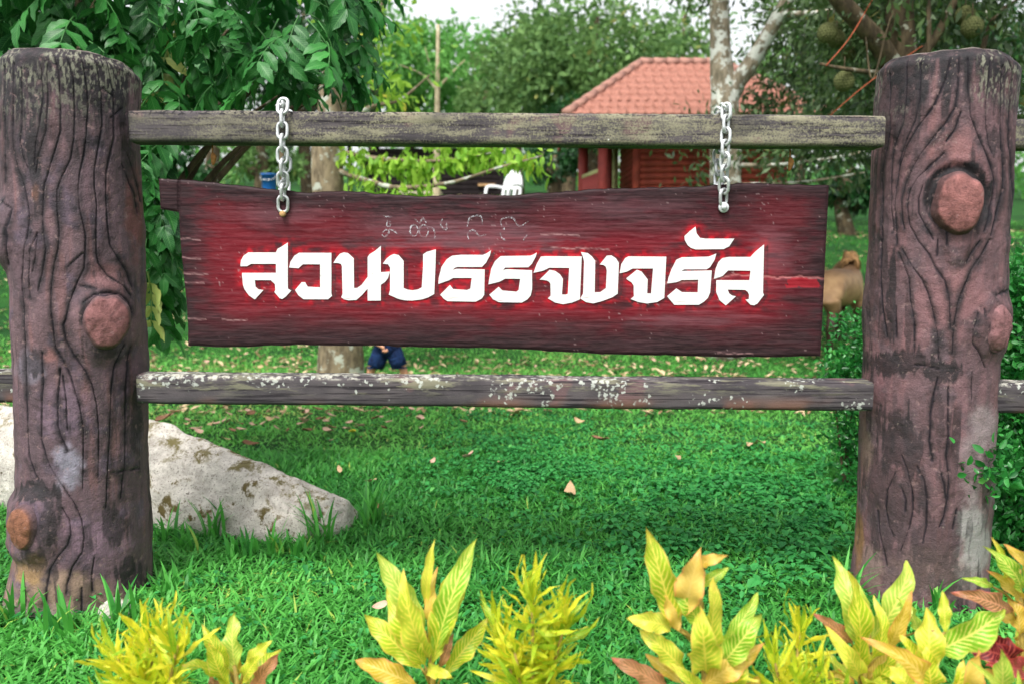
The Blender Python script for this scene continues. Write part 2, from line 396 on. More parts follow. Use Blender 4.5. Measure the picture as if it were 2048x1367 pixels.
zA = lambda p: zoomed(p, 0, 90, 3.506)
zB = lambda p: zoomed(p, 0, 460, 3.256)
zC = lambda p: zoomed(p, 0, 860, 3.178)
LINES_L = [
 zA([(25, 150), (30, 560), (38, 760), (25, 960)]),
 zA([(95, 130), (90, 420), (85, 560), (95, 750), (120, 870), (165, 1000), (190, 1120), (205, 1200), (190, 1367)]),
 zA([(150, 160), (150, 560), (140, 680), (160, 800), (190, 870)]),
 zA([(290, 150), (300, 380), (280, 560), (250, 700), (235, 850)]),
 zA([(330, 140), (335, 400), (325, 600), (285, 720), (260, 800), (245, 900)]),
 zA([(375, 60), (415, 200), (425, 450), (425, 600), (390, 720), (345, 860), (310, 970), (300, 1100), (295, 1220), (305, 1330)]) + zB([(298, 130), (280, 250), (250, 400)]),
 zA([(470, 80), (515, 230), (525, 480), (520, 650), (495, 800), (430, 930), (400, 1020), (398, 1120), (410, 1250), (415, 1330)]) + zB([(380, 120), (350, 240), (335, 350), (335, 500), (350, 650), (360, 770), (420, 870), (460, 950), (490, 1050), (520, 1150), (545, 1300)]) + zC([(530, 0), (530, 200), (525, 380)]),
 zA([(570, 75), (605, 250), (620, 420), (605, 650), (590, 780), (560, 900), (550, 1000), (555, 1130), (580, 1240), (600, 1330)]) + zB([(555, 130), (548, 250), (505, 340), (455, 470), (430, 580), (415, 620), (430, 720), (480, 810), (560, 920), (600, 1000), (630, 1130), (645, 1300)]) + zC([(628, 40), (628, 290)]),
 zA([(675, 90), (710, 350), (718, 560), (690, 730), (665, 880), (665, 1000), (680, 1120), (672, 1300)]) + zB([(625, 150), (640, 220), (700, 300), (790, 370), (830, 430)]),
 zA([(755, 95), (795, 330), (800, 650), (775, 760), (745, 900), (745, 1050), (750, 1250)]) + zB([(715, 100), (760, 180), (820, 280), (850, 370)]),
 zA([(850, 830), (900, 960), (940, 1060), (960, 1180)]), zA([(890, 770), (930, 880), (970, 1010), (985, 1100)]),
 zA([(780, 510), (850, 450)]), zA([(720, 300), (790, 360)]),
 zA([(15, 1100), (70, 1150), (60, 1300)]) + zB([(60, 60), (60, 230)]),
 zB([(180, 0), (150, 190), (145, 350), (165, 600), (170, 1000), (175, 1367)]) + zC([(180, 160), (215, 280), (240, 320)]),
 zB([(240, 20), (195, 140), (190, 300), (195, 440)]), zB([(240, 40), (230, 180), (210, 280)]),
 zB([(270, 800), (278, 1000), (265, 1200), (268, 1367)]) + zC([(285, 150), (320, 240), (400, 360), (470, 460), (520, 570), (535, 680), (525, 770), (460, 870), (425, 980), (420, 1040)]),
 zB([(390, 905), (375, 1100), (375, 1270), (395, 1340)]) + zC([(430, 130)]), zB([(405, 950), (430, 1100), (440, 1300)]),
 zB([(785, 740), (745, 900), (725, 1050), (715, 1330)]) + zC([(688, 200), (678, 490)]),
 zB([(835, 760), (825, 1000), (815, 1330)]) + zC([(790, 250), (770, 430)]),
 zB([(540, 470), (600, 420), (680, 405), (760, 420), (810, 470), (830, 540)]), zB([(440, 240), (540, 150)]), zB([(510, 360), (620, 380)]),
 zC([(390, 490), (440, 570), (450, 660), (430, 730), (370, 800), (315, 890), (295, 1000), (290, 1100)]),
 zC([(600, 810), (585, 920), (590, 1020)]), zC([(700, 270), (770, 260), (890, 240)]), zC([(520, 1000), (520, 1200)]), zC([(180, 1100), (180, 1280)]),
]
zD = lambda p: zoomed(p, 1720, 90, 3.418)
zE = lambda p: zoomed(p, 1700, 480, 3.417)
zF = lambda p: zoomed(p, 1690, 840, 3.597)
LINES_R = [
 zD([(320, 110), (320, 350), (300, 540), (250, 670), (225, 780), (210, 950), (210, 1120), (225, 1280)]),
 zD([(410, 120), (410, 380), (380, 520), (320, 660), (270, 800), (250, 950), (235, 1100), (245, 1367)]),
 zD([(620, 90), (600, 200), (560, 300), (500, 430), (400, 560), (320, 700), (270, 830), (240, 1000)]),
 zD([(680, 80), (670, 300), (650, 430), (590, 530), (500, 640), (420, 740), (360, 840), (310, 950), (285, 1060), (285, 1200), (300, 1260)]),
 zD([(690, 460), (650, 580), (590, 660)]),
 zD([(575, 740), (480, 830), (390, 910), (340, 1000), (325, 1100), (335, 1230), (400, 1350)]),
 zD([(740, 90), (745, 330), (755, 480), (800, 600), (850, 720), (890, 820), (915, 920), (910, 1050), (890, 1170), (850, 1270)]),
 zD([(890, 60), (880, 250), (860, 400), (865, 550), (880, 680), (900, 740)]),
 zD([(965, 150), (960, 500), (965, 650), (975, 850), (965, 1000), (930, 1150), (900, 1300)]),
 zD([(1000, 80), (1040, 200), (1025, 400), (1020, 600), (1030, 800), (1035, 1000), (1030, 1300)]),
 zD([(430, 960), (400, 1050), (400, 1150), (450, 1250), (500, 1330)]),
 zD([(210, 200), (210, 600), (190, 700), (155, 900), (150, 1100), (150, 1340)]), zD([(590, 1260), (590, 1367)]),
 zE([(210, 0), (205, 300), (225, 520), (250, 660)]),
 zE([(330, 90), (370, 180), (400, 260), (410, 420), (440, 560), (440, 770)]),
 zE([(350, 60), (430, 190), (490, 270), (535, 370), (570, 500), (600, 650), (605, 810)]),
 zE([(460, 0), (540, 100), (590, 200), (650, 280), (680, 400), (685, 600)]), zE([(600, 0), (595, 110)]),
 zE([(960, 0), (900, 110), (830, 200), (790, 300), (740, 430), (710, 580), (700, 780)]), zE([(890, 10), (840, 80), (800, 150)]),
 zE([(870, 500), (835, 620), (840, 700), (890, 780), (935, 870)]), zE([(905, 470), (905, 520)]), zE([(920, 580), (920, 670), (950, 770)]),
 zE([(310, 450), (315, 660)]), zE([(440, 850), (530, 860), (610, 880)]), zE([(980, 380), (1070, 345)]),
 zE([(600, 940), (570, 1060), (550, 1180), (545, 1340)]) + zF([(605, 150), (630, 290)]),
 zE([(675, 1000), (670, 1200), (675, 1340)]) + zF([(730, 250), (745, 420), (735, 560), (710, 700), (680, 770)]), zE([(840, 900), (838, 1090)]),
 zF([(690, 380), (715, 470), (725, 560)]),
 zF([(410, 250), (450, 350), (485, 500), (490, 640), (460, 780), (400, 940)]),
 zF([(520, 330), (570, 430), (590, 560), (585, 760), (560, 880)]), zF([(410, 480), (440, 570), (435, 650)]),
 zF([(370, 370), (310, 500), (295, 640), (320, 760), (350, 830)]), zF([(235, 640), (250, 800), (280, 930), (300, 1040)]), zF([(800, 640), (775, 780)]),
]
EL_L = [(90, -6), (150, -6), (300, -3), (450, -6), (500, -2), (540, 8), (575, 15), (700, 18), (800, 20), (900, 24), (1000, 27), (1050, 27), (1100, 21), (1150, 8), (1190, -8), (1300, -34)]
ER_L = [(90, 281), (150, 281), (200, 280), (290, 284), (400, 287), (500, 290), (600, 295), (800, 298), (1000, 303), (1100, 306), (1180, 312), (1300, 330)]
TOP_L = [(-20, 104), (0, 102), (60, 100), (130, 104), (200, 113), (255, 127), (275, 140), (300, 158)]
post_l, sf_l = make_post(EL_L, ER_L, TOP_L, LINES_L,
    [(210, 640, 55, 64, .028), (62, 1050, 46, 54, .035), (-6, 470, 22, 60, .02)], [],
    [(0, 150, 330, 1.0)],
    [(62, 300, 17, 75, 1), (150, 250, 60, 40, .6), (70, 722, 16, 26, .8), (272, 850, 13, 80, .85), (255, 320, 16, 40, .7), (70, 985, 40, 22, .95), (100, 1040, 22, 46, .8), (232, 1045, 26, 45, .8), (262, 1145, 26, 30, .85), (75, 1115, 26, 26, .7), (165, 625, 8, 26, .8), (212, 700, 30, 14, .75), (165, 1215, 18, 40, .7)],
    [(72, 385, 12, 26, .9, (190, 135, 112)), (135, 925, 34, 46, .9, (150, 145, 160)), (60, 735, 30, 40, .55, (140, 135, 150)), (130, 830, 60, 60, .5, (135, 112, 130)), (180, 1080, 80, 60, .7, (132, 106, 122)), (110, 1190, 130, 55, .85, (152, 128, 108)), (70, 1250, 160, 45, .8, (165, 158, 145)), (60, 1140, 40, 46, .7, (160, 128, 82)), (270, 420, 22, 90, .6, (140, 84, 78)), (210, 560, 40, 40, .5, (146, 100, 98)), (100, 710, 22, 22, .6, (160, 108, 100))],
    [(108, 86, 93), (122, 95, 100), (106, 90, 106)], 3)
make_knot(post_l, sf_l(212, 638), 38, 42, .01, .07, .34, (126, 84, 83), (92, 72, 74), 5, yaw=-.3)
make_knot(post_l, sf_l(64, 1050), 28, 38, .02, .065, .14, (124, 82, 62), (88, 72, 80), 8, yaw=.1)
EL_R = [(90, 1750), (130, 1750), (200, 1748), (290, 1745), (400, 1738), (500, 1733), (600, 1727), (690, 1723), (800, 1719), (900, 1716), (1000, 1714), (1100, 1706), (1160, 1698), (1300, 1676)]
ER_R = [(90, 2041), (130, 2042), (200, 2040), (300, 2034), (400, 2026), (500, 2021), (560, 2018), (700, 2006), (800, 2000), (900, 1994), (1000, 1988), (1100, 1985), (1200, 1984), (1300, 1990)]
TOP_R = [(1735, 140), (1755, 128), (1775, 120), (1830, 112), (1900, 105), (1960, 102), (2010, 106), (2035, 116), (2060, 128)]
post_r, sf_r = make_post(EL_R, ER_R, TOP_R, LINES_R,
    [(1915, 405, 52, 58, .004), (1914, 470, 22, 48, .018), (1990, 655, 34, 52, .02)], [(1916, 402, 58, 66, .022, .9)],
    [(0, 140, 300, 1.0)],
    [(1785, 210, 40, 80, .8), (1782, 600, 9, 110, .9), (1800, 725, 95, 26, .9), (1880, 740, 60, 24, .9), (1818, 650, 9, 80, .7), (1800, 880, 50, 70, .85), (1770, 1000, 50, 120, .6), (1880, 1080, 55, 60, .65), (1880, 850, 10, 70, .6), (1988, 280, 20, 24, .7), (1860, 1160, 90, 40, .5), (1745, 560, 8, 150, .6), (1968, 980, 10, 90, .5), (1842, 990, 14, 60, .7), (1900, 500, 50, 10, .5)],
    [(1948, 1090, 38, 110, .95, (158, 155, 152)), (1955, 930, 45, 90, .7, (150, 132, 134)), (1965, 850, 40, 50, .7, (150, 138, 138)), (1718, 1080, 10, 80, .8, (150, 112, 70)), (1905, 600, 90, 70, .5, (150, 106, 108)), (1900, 290, 60, 50, .6, (156, 108, 106)), (1860, 1150, 120, 60, .4, (120, 104, 94)), (1745, 1130, 26, 50, .6, (150, 128, 118)), (1735, 900, 14, 60, .6, (140, 120, 105))],
    [(120, 91, 95), (130, 95, 98), (110, 90, 96)], 61)
make_knot(post_r, sf_r(1917, 403), 43, 50, -.01, .060, .14, (132, 86, 82), (88, 66, 66), 11, yaw=-.08)
make_knot(post_r, sf_r(1988, 655), 27, 42, .005, .04, .05, (126, 88, 89), (110, 82, 84), 14, yaw=-.1)

# ------------------------------------------------------------------ rails
def rail_mat(name, upper):
    t = NT(name); v = t.coord(); vs = t.coord(scale=(.16, 1, 1))
    sep = t.n('ShaderNodeSeparateXYZ', Vector=t.coord()); z = sep.outputs['Z']; x = sep.outputs['X']
    n1, n2, n3 = t.noise(vs, 26, 6, .7), t.noise(v, 5.0, 4), t.noise(v, 130, 3, .6)
    streak = t.noise(t.coord(scale=(.03, 1, 1)), 90, 4, .6)
    c = t.mix(t.rng(n2, .35, .65), lin(66, 62, 65), lin(84, 78, 80))
    c = t.mix(t.math('MULTIPLY', t.rng(t.noise(v, 6, 2), .6, .68), .7), c, lin(108, 82, 84))
    c = t.mix(t.rng(streak, .5, .36), c, lin(40, 36, 40))
    if upper:
        f = t.math('MULTIPLY', t.rng(t.math('ADD', t.math('MULTIPLY', n1, .95), t.math('MULTIPLY', n3, .55)), .64, .90), t.rng(n2, .30, .5, .3, 1.0))
        f = t.math('MULTIPLY', f, t.rng(x, -1.5, -.75, .35, 1.0))
        c = t.mix(t.math('MULTIPLY', f, .85), c, lin(140, 136, 112))
        c = t.mix(t.rng(t.noise(v, 260, 2), .70, .78), c, lin(30, 28, 28))
        c = t.mix(t.math('MULTIPLY', t.rng(z, .048, .060), t.rng(t.noise(v, 60, 3), .5, .6)), c, lin(40, 38, 40))
        c = t.mix(t.rng(t.noise(v, 16, 2), .74, .76), c, lin(190, 190, 180))
    else:
        f = t.math('MULTIPLY', t.rng(n1, .5, .62), t.rng(z, -.03, .04))
        c = t.mix(t.math('MULTIPLY', f, .7), c, lin(128, 126, 104))
        warm = t.math('MULTIPLY', t.rng(z, .0, -.06), t.rng(t.noise(v, 3, 2), .5, .62))
        c = t.mix(t.math('MULTIPLY', warm, .7), c, lin(122, 88, 74))
        vor = t.n('ShaderNodeTexVoronoi', Vector=t.n('ShaderNodeMix', {'data_type': 'VECTOR'}, _0=.03, _4=v, _5=t.n('ShaderNodeTexNoise', Vector=v, Scale=60).outputs['Color']).outputs[1], Scale=46.0, Randomness=1.0)
        zone = t.math('ADD', t.rng(t.noise(v, 7, 3), .45, .66), t.math('MULTIPLY', t.rng(z, -.02, .06), .55))
        spot = t.math('MULTIPLY', t.rng(vor.outputs['Distance'], .50, .28), t.rng(t.math('ADD', zone, t.math('MULTIPLY', t.n('ShaderNodeSeparateColor', Color=vor.outputs['Color']).outputs[0], .55)), 1.0, 1.2))
        c = t.mix(t.math('MULTIPLY', spot, .8), c, lin(176, 180, 172))
        c = t.mix(t.math('MULTIPLY', t.rng(z, .050, .066), t.rng(t.noise(v, 22, 5, .7), .46, .62)), c, lin(176, 174, 162))
    h = t.math('ADD', t.math('MULTIPLY', n3, .4), n1)
    return t.bsdf(c, .85, .2, t.bump(h, .5, .006))
M_RU, M_RL = rail_mat('upper_rail_concrete', True), rail_mat('lower_rail_concrete', False)
def make_rail(a_top, a_bot, b_top, b_bot, mat, seed, label=None, n=260):
    """end points given as photograph pixels of the front face"""
    at, ab, bt, bb = P(*a_top, YR0), P(*a_bot, YR0), P(*b_top, YR0), P(*b_bot, YR0)
    mid = (at + ab + bt + bb) / 4; mid.y = (YR0 + YR1) / 2
    d = (YR1 - YR0) / 2; bv = .006
    V = []
    prof = []
    for (sy, sz) in ((-1, -1), (-1, 1), (1, 1), (1, -1)):
        prof.append((sy, sz))
    # profile walked round with several points per side
    pr = []
    for i in range(4):
        (y0, z0), (y1, z1) = prof[i], prof[(i + 1) % 4]
        for k in range(8):
            q = k / 8; pr.append((y0 + (y1 - y0) * q, z0 + (z1 - z0) * q))
    pr = np.array(pr); rr = np.maximum(np.abs(pr[:, 0]), np.abs(pr[:, 1]))
    cor = (np.abs(pr[:, 0]) > .99) & (np.abs(pr[:, 1]) > .99)
    tt = np.linspace(0, 1, n); m = len(pr)
    for t in tt:
        zt = at.z + (bt.z - at.z) * t; zb = ab.z + (bb.z - ab.z) * t; x = at.x + (bt.x - at.x) * t
        zc, zh = (zt + zb) / 2, (zt - zb) / 2
        for k in range(m):
            sh = .93 if cor[k] else 1
            V.append((x, mid.y + pr[k, 0] * d * sh, zc + pr[k, 1] * zh * (.9 if cor[k] else 1)))
    V = np.array(V)
    nz = (fbm(V[:, 0] * 7, V[:, 1] * 30, V[:, 2] * 30, seed, 4) - .5); V[:, 2] += nz * .010; V[:, 1] += (fbm(V[:, 0] * 9, V[:, 1] * 30, V[:, 2] * 25, seed + 4, 4) - .5) * .008
    f = grid_faces(n, m); ex = np.array([(i * m + m - 1, (i + 1) * m + m - 1, (i + 1) * m, i * m) for i in range(n - 1)])
    caps = [np.array([list(range(m))[::-1]]), np.array([[(n - 1) * m + k for k in range(m)]])]
    me = np_mesh('rail', V - np.array(tuple(mid)), [f, ex] + caps, mat)
    o = obj('rail', me, loc=mid); FR(o)
    if label: o['label'] = label
    return o
make_rail((256, 219), (256, 284), (1772, 231), (1772, 294), M_RU, 1, 'upper rail of weathered grey concrete mottled with yellow lichen')
make_rail((272, 749), (272, 807), (1748, 764), (1748, 823), M_RL, 2, 'lower rail of dark concrete spotted with white lichen')
make_rail((-900, 738), (-900, 800), (40, 744), (40, 805), M_RL, 5, n=120)
make_rail((-900, 214), (-900, 276), (20, 218), (20, 283), M_RU, 6, n=120)
make_rail((2010, 236), (2010, 296), (2900, 244), (2900, 304), M_RU, 7, n=120)
make_rail((1985, 766), (1985, 826), (2900, 774), (2900, 834), M_RL, 8, n=120)
# ------------------------------------------------------------------ the hanging sign board and its letters
YB0, YB1 = 3.525, 3.585
zR1 = lambda p: zoomed(p, 460, 430, 3.793)
zR2 = lambda p: zoomed(p, 860, 430, 5.389)
zR3 = lambda p: zoomed(p, 1220, 430, 4.452)
LETTERS = [
 zR1([(80, 390), (85, 345), (105, 310), (140, 285), (350, 285), (362, 258), (395, 240), (440, 210), (440, 560), (465, 575), (425, 620), (398, 638), (378, 632), (338, 585), (346, 570), (342, 525), (310, 495), (190, 495), (195, 545), (215, 565), (255, 570), (190, 642), (145, 610), (112, 565), (100, 530), (92, 440), (350, 440), (350, 372), (160, 372), (130, 390)]),
 zR1([(450, 400), (460, 355), (490, 310), (525, 288), (770, 288), (770, 598), (775, 615), (745, 640), (560, 640), (520, 610), (495, 570), (545, 510), (570, 510), (590, 545), (685, 550), (685, 375), (555, 375), (520, 405)]),
 zR1([(785, 365), (815, 318), (835, 295), (865, 285), (895, 290), (940, 330), (942, 555), (965, 555), (1000, 530), (1045, 470), (1045, 320), (1058, 300), (1105, 270), (1145, 235), (1145, 435), (1215, 430), (1200, 480), (1175, 510), (1145, 530), (1145, 650), (1045, 650), (1045, 560), (1000, 610), (960, 645), (900, 648), (865, 640), (845, 625), (855, 600), (850, 390), (842, 372), (820, 365)]),
 zR1([(1160, 370), (1190, 330), (1215, 310), (1245, 297), (1280, 305), (1318, 350), (1318, 555), (1350, 568), (1385, 572), (1425, 566), (1455, 550), (1465, 395), (1465, 300), (1495, 280), (1562, 262), (1560, 360), (1550, 600), (1505, 625), (1460, 640), (1385, 650), (1330, 648), (1285, 640), (1205, 605), (1215, 570), (1215, 400), (1200, 375)]),
 zR2([(90, 745), (95, 680), (125, 560), (180, 480), (240, 440), (340, 430), (570, 432), (615, 412), (660, 380), (645, 440), (605, 515), (560, 562), (290, 562), (262, 575), (245, 602), (262, 588), (285, 582), (590, 588), (585, 860), (560, 900), (495, 935), (190, 930), (150, 905), (110, 860), (215, 755), (250, 800), (400, 810), (435, 795), (450, 680), (250, 680), (205, 705)]),
 zR2([(630, 750), (640, 680), (660, 580), (700, 500), (760, 445), (1080, 440), (1110, 430), (1152, 405), (1140, 450), (1100, 525), (1060, 565), (810, 568), (785, 602), (805, 590), (830, 586), (1100, 597), (1100, 800), (1085, 870), (1050, 910), (990, 945), (740, 940), (680, 910), (640, 860), (740, 775), (780, 815), (930, 828), (955, 810), (972, 690), (810, 688), (750, 720)]),
 zR2([(1115, 625), (1150, 530), (1195, 450), (1250, 445), (1635, 448), (1615, 910), (1530, 945), (1430, 962), (1350, 945), (1270, 900), (1300, 870), (1298, 745), (1285, 722), (1262, 708), (1215, 700), (1180, 700), (1290, 592), (1350, 605), (1400, 640), (1433, 690), (1422, 858), (1460, 860), (1485, 850), (1500, 572), (1285, 570), (1225, 600)]),
 zR2([(1625, 400), (1700, 412), (1745, 448), (1780, 495), (1775, 835), (1835, 832), (1895, 790), (1905, 600), (1895, 560), (1870, 542), (1830, 535), (1870, 485), (1905, 440), (1955, 437), (2005, 470), (2035, 520), (2022, 850), (1960, 890), (1850, 930), (1760, 953), (1680, 940), (1618, 900), (1650, 850), (1660, 500), (1645, 445)]),
 zR3([(85, 520), (100, 440), (135, 385), (165, 370), (500, 372), (482, 740), (420, 775), (330, 788), (250, 775), (185, 750), (212, 725), (210, 630), (190, 600), (150, 575), (145, 565), (240, 488), (280, 505), (335, 575), (330, 700), (365, 700), (383, 478), (200, 478), (150, 505)]),
 zR3([(510, 610), (520, 560), (545, 490), (590, 400), (640, 378), (880, 372), (945, 345), (930, 400), (890, 465), (860, 485), (660, 485), (632, 500), (905, 495), (890, 690), (870, 740), (835, 772), (790, 800), (570, 800), (508, 725), (590, 655), (640, 688), (780, 690), (785, 578), (640, 580), (590, 600)]),
 zR3([(925, 570), (940, 480), (965, 420), (1000, 385), (1060, 375), (1250, 375), (1290, 330), (1370, 265), (1360, 690), (1368, 715), (1310, 790), (1280, 805), (1250, 800), (1205, 755), (1235, 750), (1238, 715), (1225, 685), (1200, 668), (1045, 665), (1060, 700), (1085, 718), (1120, 725), (1030, 805), (975, 760), (945, 690), (945, 582), (1240, 582), (1250, 497), (1050, 495), (1000, 545)]),
 zR3([(662, 190), (710, 145), (760, 105), (770, 165), (800, 205), (850, 212), (1105, 212), (1060, 280), (1010, 305), (760, 308), (720, 295), (690, 270), (665, 225)]),
]
TOPB = [(300, 357), (316, 357), (340, 358), (400, 362), (450, 367), (480, 370), (550, 380), (620, 385), (700, 382), (760, 388), (830, 392), (900, 390), (960, 388), (1000, 390), (1060, 387), (1110, 384), (1160, 380), (1210, 376), (1260, 376), (1330, 374), (1400, 372), (1450, 370), (1478, 366), (1560, 367), (1600, 368), (1670, 372)]
BOTB = [(300, 692), (375, 692), (460, 694), (600, 690), (730, 691), (830, 694), (1000, 697), (1100, 702), (1220, 709), (1380, 711), (1470, 714), (1560, 713), (1660, 713)]
bc = P(1005, 540, (YB0 + YB1) / 2)
board = empty('sign_board', bc)
tag(board, 'red and dark brown stained wooden plank sign with white painted lettering', 'sign')
tb = NT('stained_wood'); _v = tb.coord(scale=(.07, 1, 1)); _f = tb.noise(_v, 220, 4, .7); _g = tb.noise(_v, 60, 5, .6)
_cc = tb.attr('Col', 'Color')
_c = tb.mix(tb.rng(_f, .38, .62), tb.mix(1.0, _cc, (.84, .80, .82), 'MULTIPLY'), tb.mix(.07, _cc, lin(150, 110, 112)))
_c = tb.mix(tb.rng(_g, .68, .78, 0, .22), _c, lin(128, 92, 96))
M_BOARD = tb.bsdf(_c, tb.rng(_g, .3, .7, .5, .68), .16, tb.bump(tb.math('ADD', _f, _g), .22, .003))
def board_mesh():
    nx, ny = 540, 140
    s = np.linspace(0, 1, nx); v = np.linspace(0, 1, ny); S, Vv = np.meshgrid(s, v, indexing='ij')
    yy0 = 358 + 355 * Vv
    lf = 357 + 18 * sstep(0, 1, (yy0 - 425) / 267) ; rt = 1659 - 17 * Vv
    px = lf + (rt - lf) * S
    tp_, bt_ = np.interp(px, [a for a, _ in TOPB], [b for _, b in TOPB]), np.interp(px, [a for a, _ in BOTB], [b for _, b in BOTB])
    jag = (fbm(px * .04, 0, 0, 5, 4) - .5) * 6
    py = tp_ + jag + (bt_ - tp_ - jag + (fbm(px * .03, 9, 0, 6, 4) - .5) * 4) * Vv
    return px, py, nx, ny
def board_color(px, py):
    L = lambda *c: np.array(lin(*c))
    def mx(a, b, f): return a + (b - a) * np.clip(f, 0, 1)[..., None]
    ld = polydist(px, py, [q + [q[0]] for q in LETTERS]); ins = np.zeros(px.shape, bool)
    for q in LETTERS: ins |= inside(px, py, q)
    ld = np.where(ins, 0, ld)
    # the letter block's own distance, for a wide red field
    bx = np.maximum(np.maximum(480 - px, px - 1528), 0); by = np.maximum(np.maximum(500 - py, py - 605), 0); bd = np.hypot(bx, by * 1.3)
    n1 = fbm(px * .012, py * .03, 0, 71, 4); n2 = fbm(px * .03, py * .09, 0, 73, 4); n3 = fbm(px * .05, py * .5, 0, 75, 4); n4 = fbm(px * .09, py * .09, 0, 77, 3)
    g = fbm(px * .01, py * .35, 0, 79, 4)
    col = np.broadcast_to(L(52, 24, 29), px.shape + (3,)).copy()
    col = mx(col, L(46, 25, 30), sstep(.42, .6, n1)); col = mx(col, L(62, 16, 26), sstep(.5, .66, n2))
    col = mx(col, L(76, 42, 48), sstep(.56, .70, n3) * .3)
    # red field
    wide = np.exp(-(bd / 54) ** 2) * sstep(.30, .56, n2 * .6 + n1 * .4 + .04)
    col = mx(col, L(112, 12, 28), wide * .9)
    for (x, y, rx, ry, s) in ((460, 500, 70, 95, .95), (640, 445, 110, 34, .8), (560, 560, 160, 60, .6), (700, 640, 130, 30, .6), (950, 545, 200, 50, .6), (1390, 465, 24, 26, 1.2), (1240, 510, 90, 50, .8), (1560, 420, 80, 60, .55), (1120, 430, 80, 40, .4), (470, 430, 90, 36, .7), (1440, 640, 120, 24, .6), (1130, 625, 120, 16, .8)):
        e = np.hypot((px - x) / rx, (py - y) / ry) + (n2 - .5) * 1.2 + (g - .5) * .6
        col = mx(col, L(104, 10, 26), s * sstep(1.1, .3, e))
    near = np.exp(-(ld / 12) ** 2) * sstep(.40, .62, n4 * .55 + n2 * .45)
    col = mx(col, L(158, 8, 28), near * .85)
    col = mx(col, L(190, 10, 32), np.exp(-(ld / 8) ** 2) * sstep(.54, .66, n4) * .65)
    # worn pale wood showing through
    pale = sstep(.52, .68, g) * sstep(.40, .60, n1 + .12 * np.exp(-(((px - 960) / 330) ** 2 + ((py - 470) / 60) ** 2)))
    col = mx(col, L(120, 66, 74), pale * .3)
    for (x, y, rx, ry, s) in ((960, 475, 190, 34, .55), (820, 455, 120, 26, .45), (1230, 410, 150, 24, .35), (1545, 500, 45, 60, .4), (1380, 640, 130, 12, .5), (560, 430, 110, 22, .45), (1270, 690, 60, 12, .5)):
        e = np.hypot((px - x) / rx, (py - y) / ry) + (g - .5) * 1.6 + (n2 - .5) * .8
        col = mx(col, L(118, 78, 86), s * sstep(1.2, .3, e))
    # darker lower third, edges
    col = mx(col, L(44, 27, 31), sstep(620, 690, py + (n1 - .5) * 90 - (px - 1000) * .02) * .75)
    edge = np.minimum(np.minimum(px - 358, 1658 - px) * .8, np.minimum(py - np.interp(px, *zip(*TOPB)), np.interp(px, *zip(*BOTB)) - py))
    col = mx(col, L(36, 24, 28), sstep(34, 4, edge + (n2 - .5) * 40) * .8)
    # shadow of the carving painted in as dark letter shapes shifted right
    carve_shade = np.zeros(px.shape, bool)
    for q in LETTERS: carve_shade |= inside(px - 8, py - 1, q)
    shade_d = polydist(px, py, [[(x + 8, y + 1) for x, y in q] + [(q[0][0] + 8, q[0][1] + 1)] for q in LETTERS])
    col = mx(col, L(66, 36, 40), np.where(carve_shade & ~ins, .8, 0) * sstep(.35, .5, n4))
    col = mx(col, L(40, 22, 26), np.exp(-(shade_d / 1.6) ** 2) * .5 * (ld > 2))
    # paint missing along the long crack
    crk = np.interp(px, [1330, 1400, 1470, 1530, 1570, 1600, 1640, 1656], [566, 563, 550, 553, 556, 553, 557, 559]) + (n4 - .5) * 6
    cd = np.abs(py - crk) + np.where((px > 1320), 0, 99)
    col = mx(col, L(190, 120, 118), np.exp(-(cd / 1.5) ** 2) * .8)
    red2 = (np.abs(px - 1605) < 32 + (n4 - .5) * 26) & (np.abs(py - 566) < 8 + (n2 - .5) * 8)
    col = mx(col, L(150, 14, 32), np.where(red2, .85, 0))
    # fine pale scratches
    for (x, y, l) in ((372, 478, 30), (380, 516, 22), (390, 548, 26), (385, 565, 24), (383, 637, 30), (1160, 497, 60), (1470, 706, 36), (470, 640, 26), (1120, 470, 40)):
        col = mx(col, L(178, 140, 140), np.exp(-((py - y - (px - x) * .04 - (n4 - .5) * 5) / 1.1) ** 2) * (np.abs(px - x) < l) * .7)
    sp = sstep(.92, .95, vnoise(px * .33, py * .33, 0, 91)) * sstep(.64, .74, vnoise(px * .02, py * .03, 0, 92))
    col = mx(col, L(190, 165, 165), sp * .35)
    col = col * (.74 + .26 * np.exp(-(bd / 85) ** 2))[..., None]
    return col, ld, g, cd
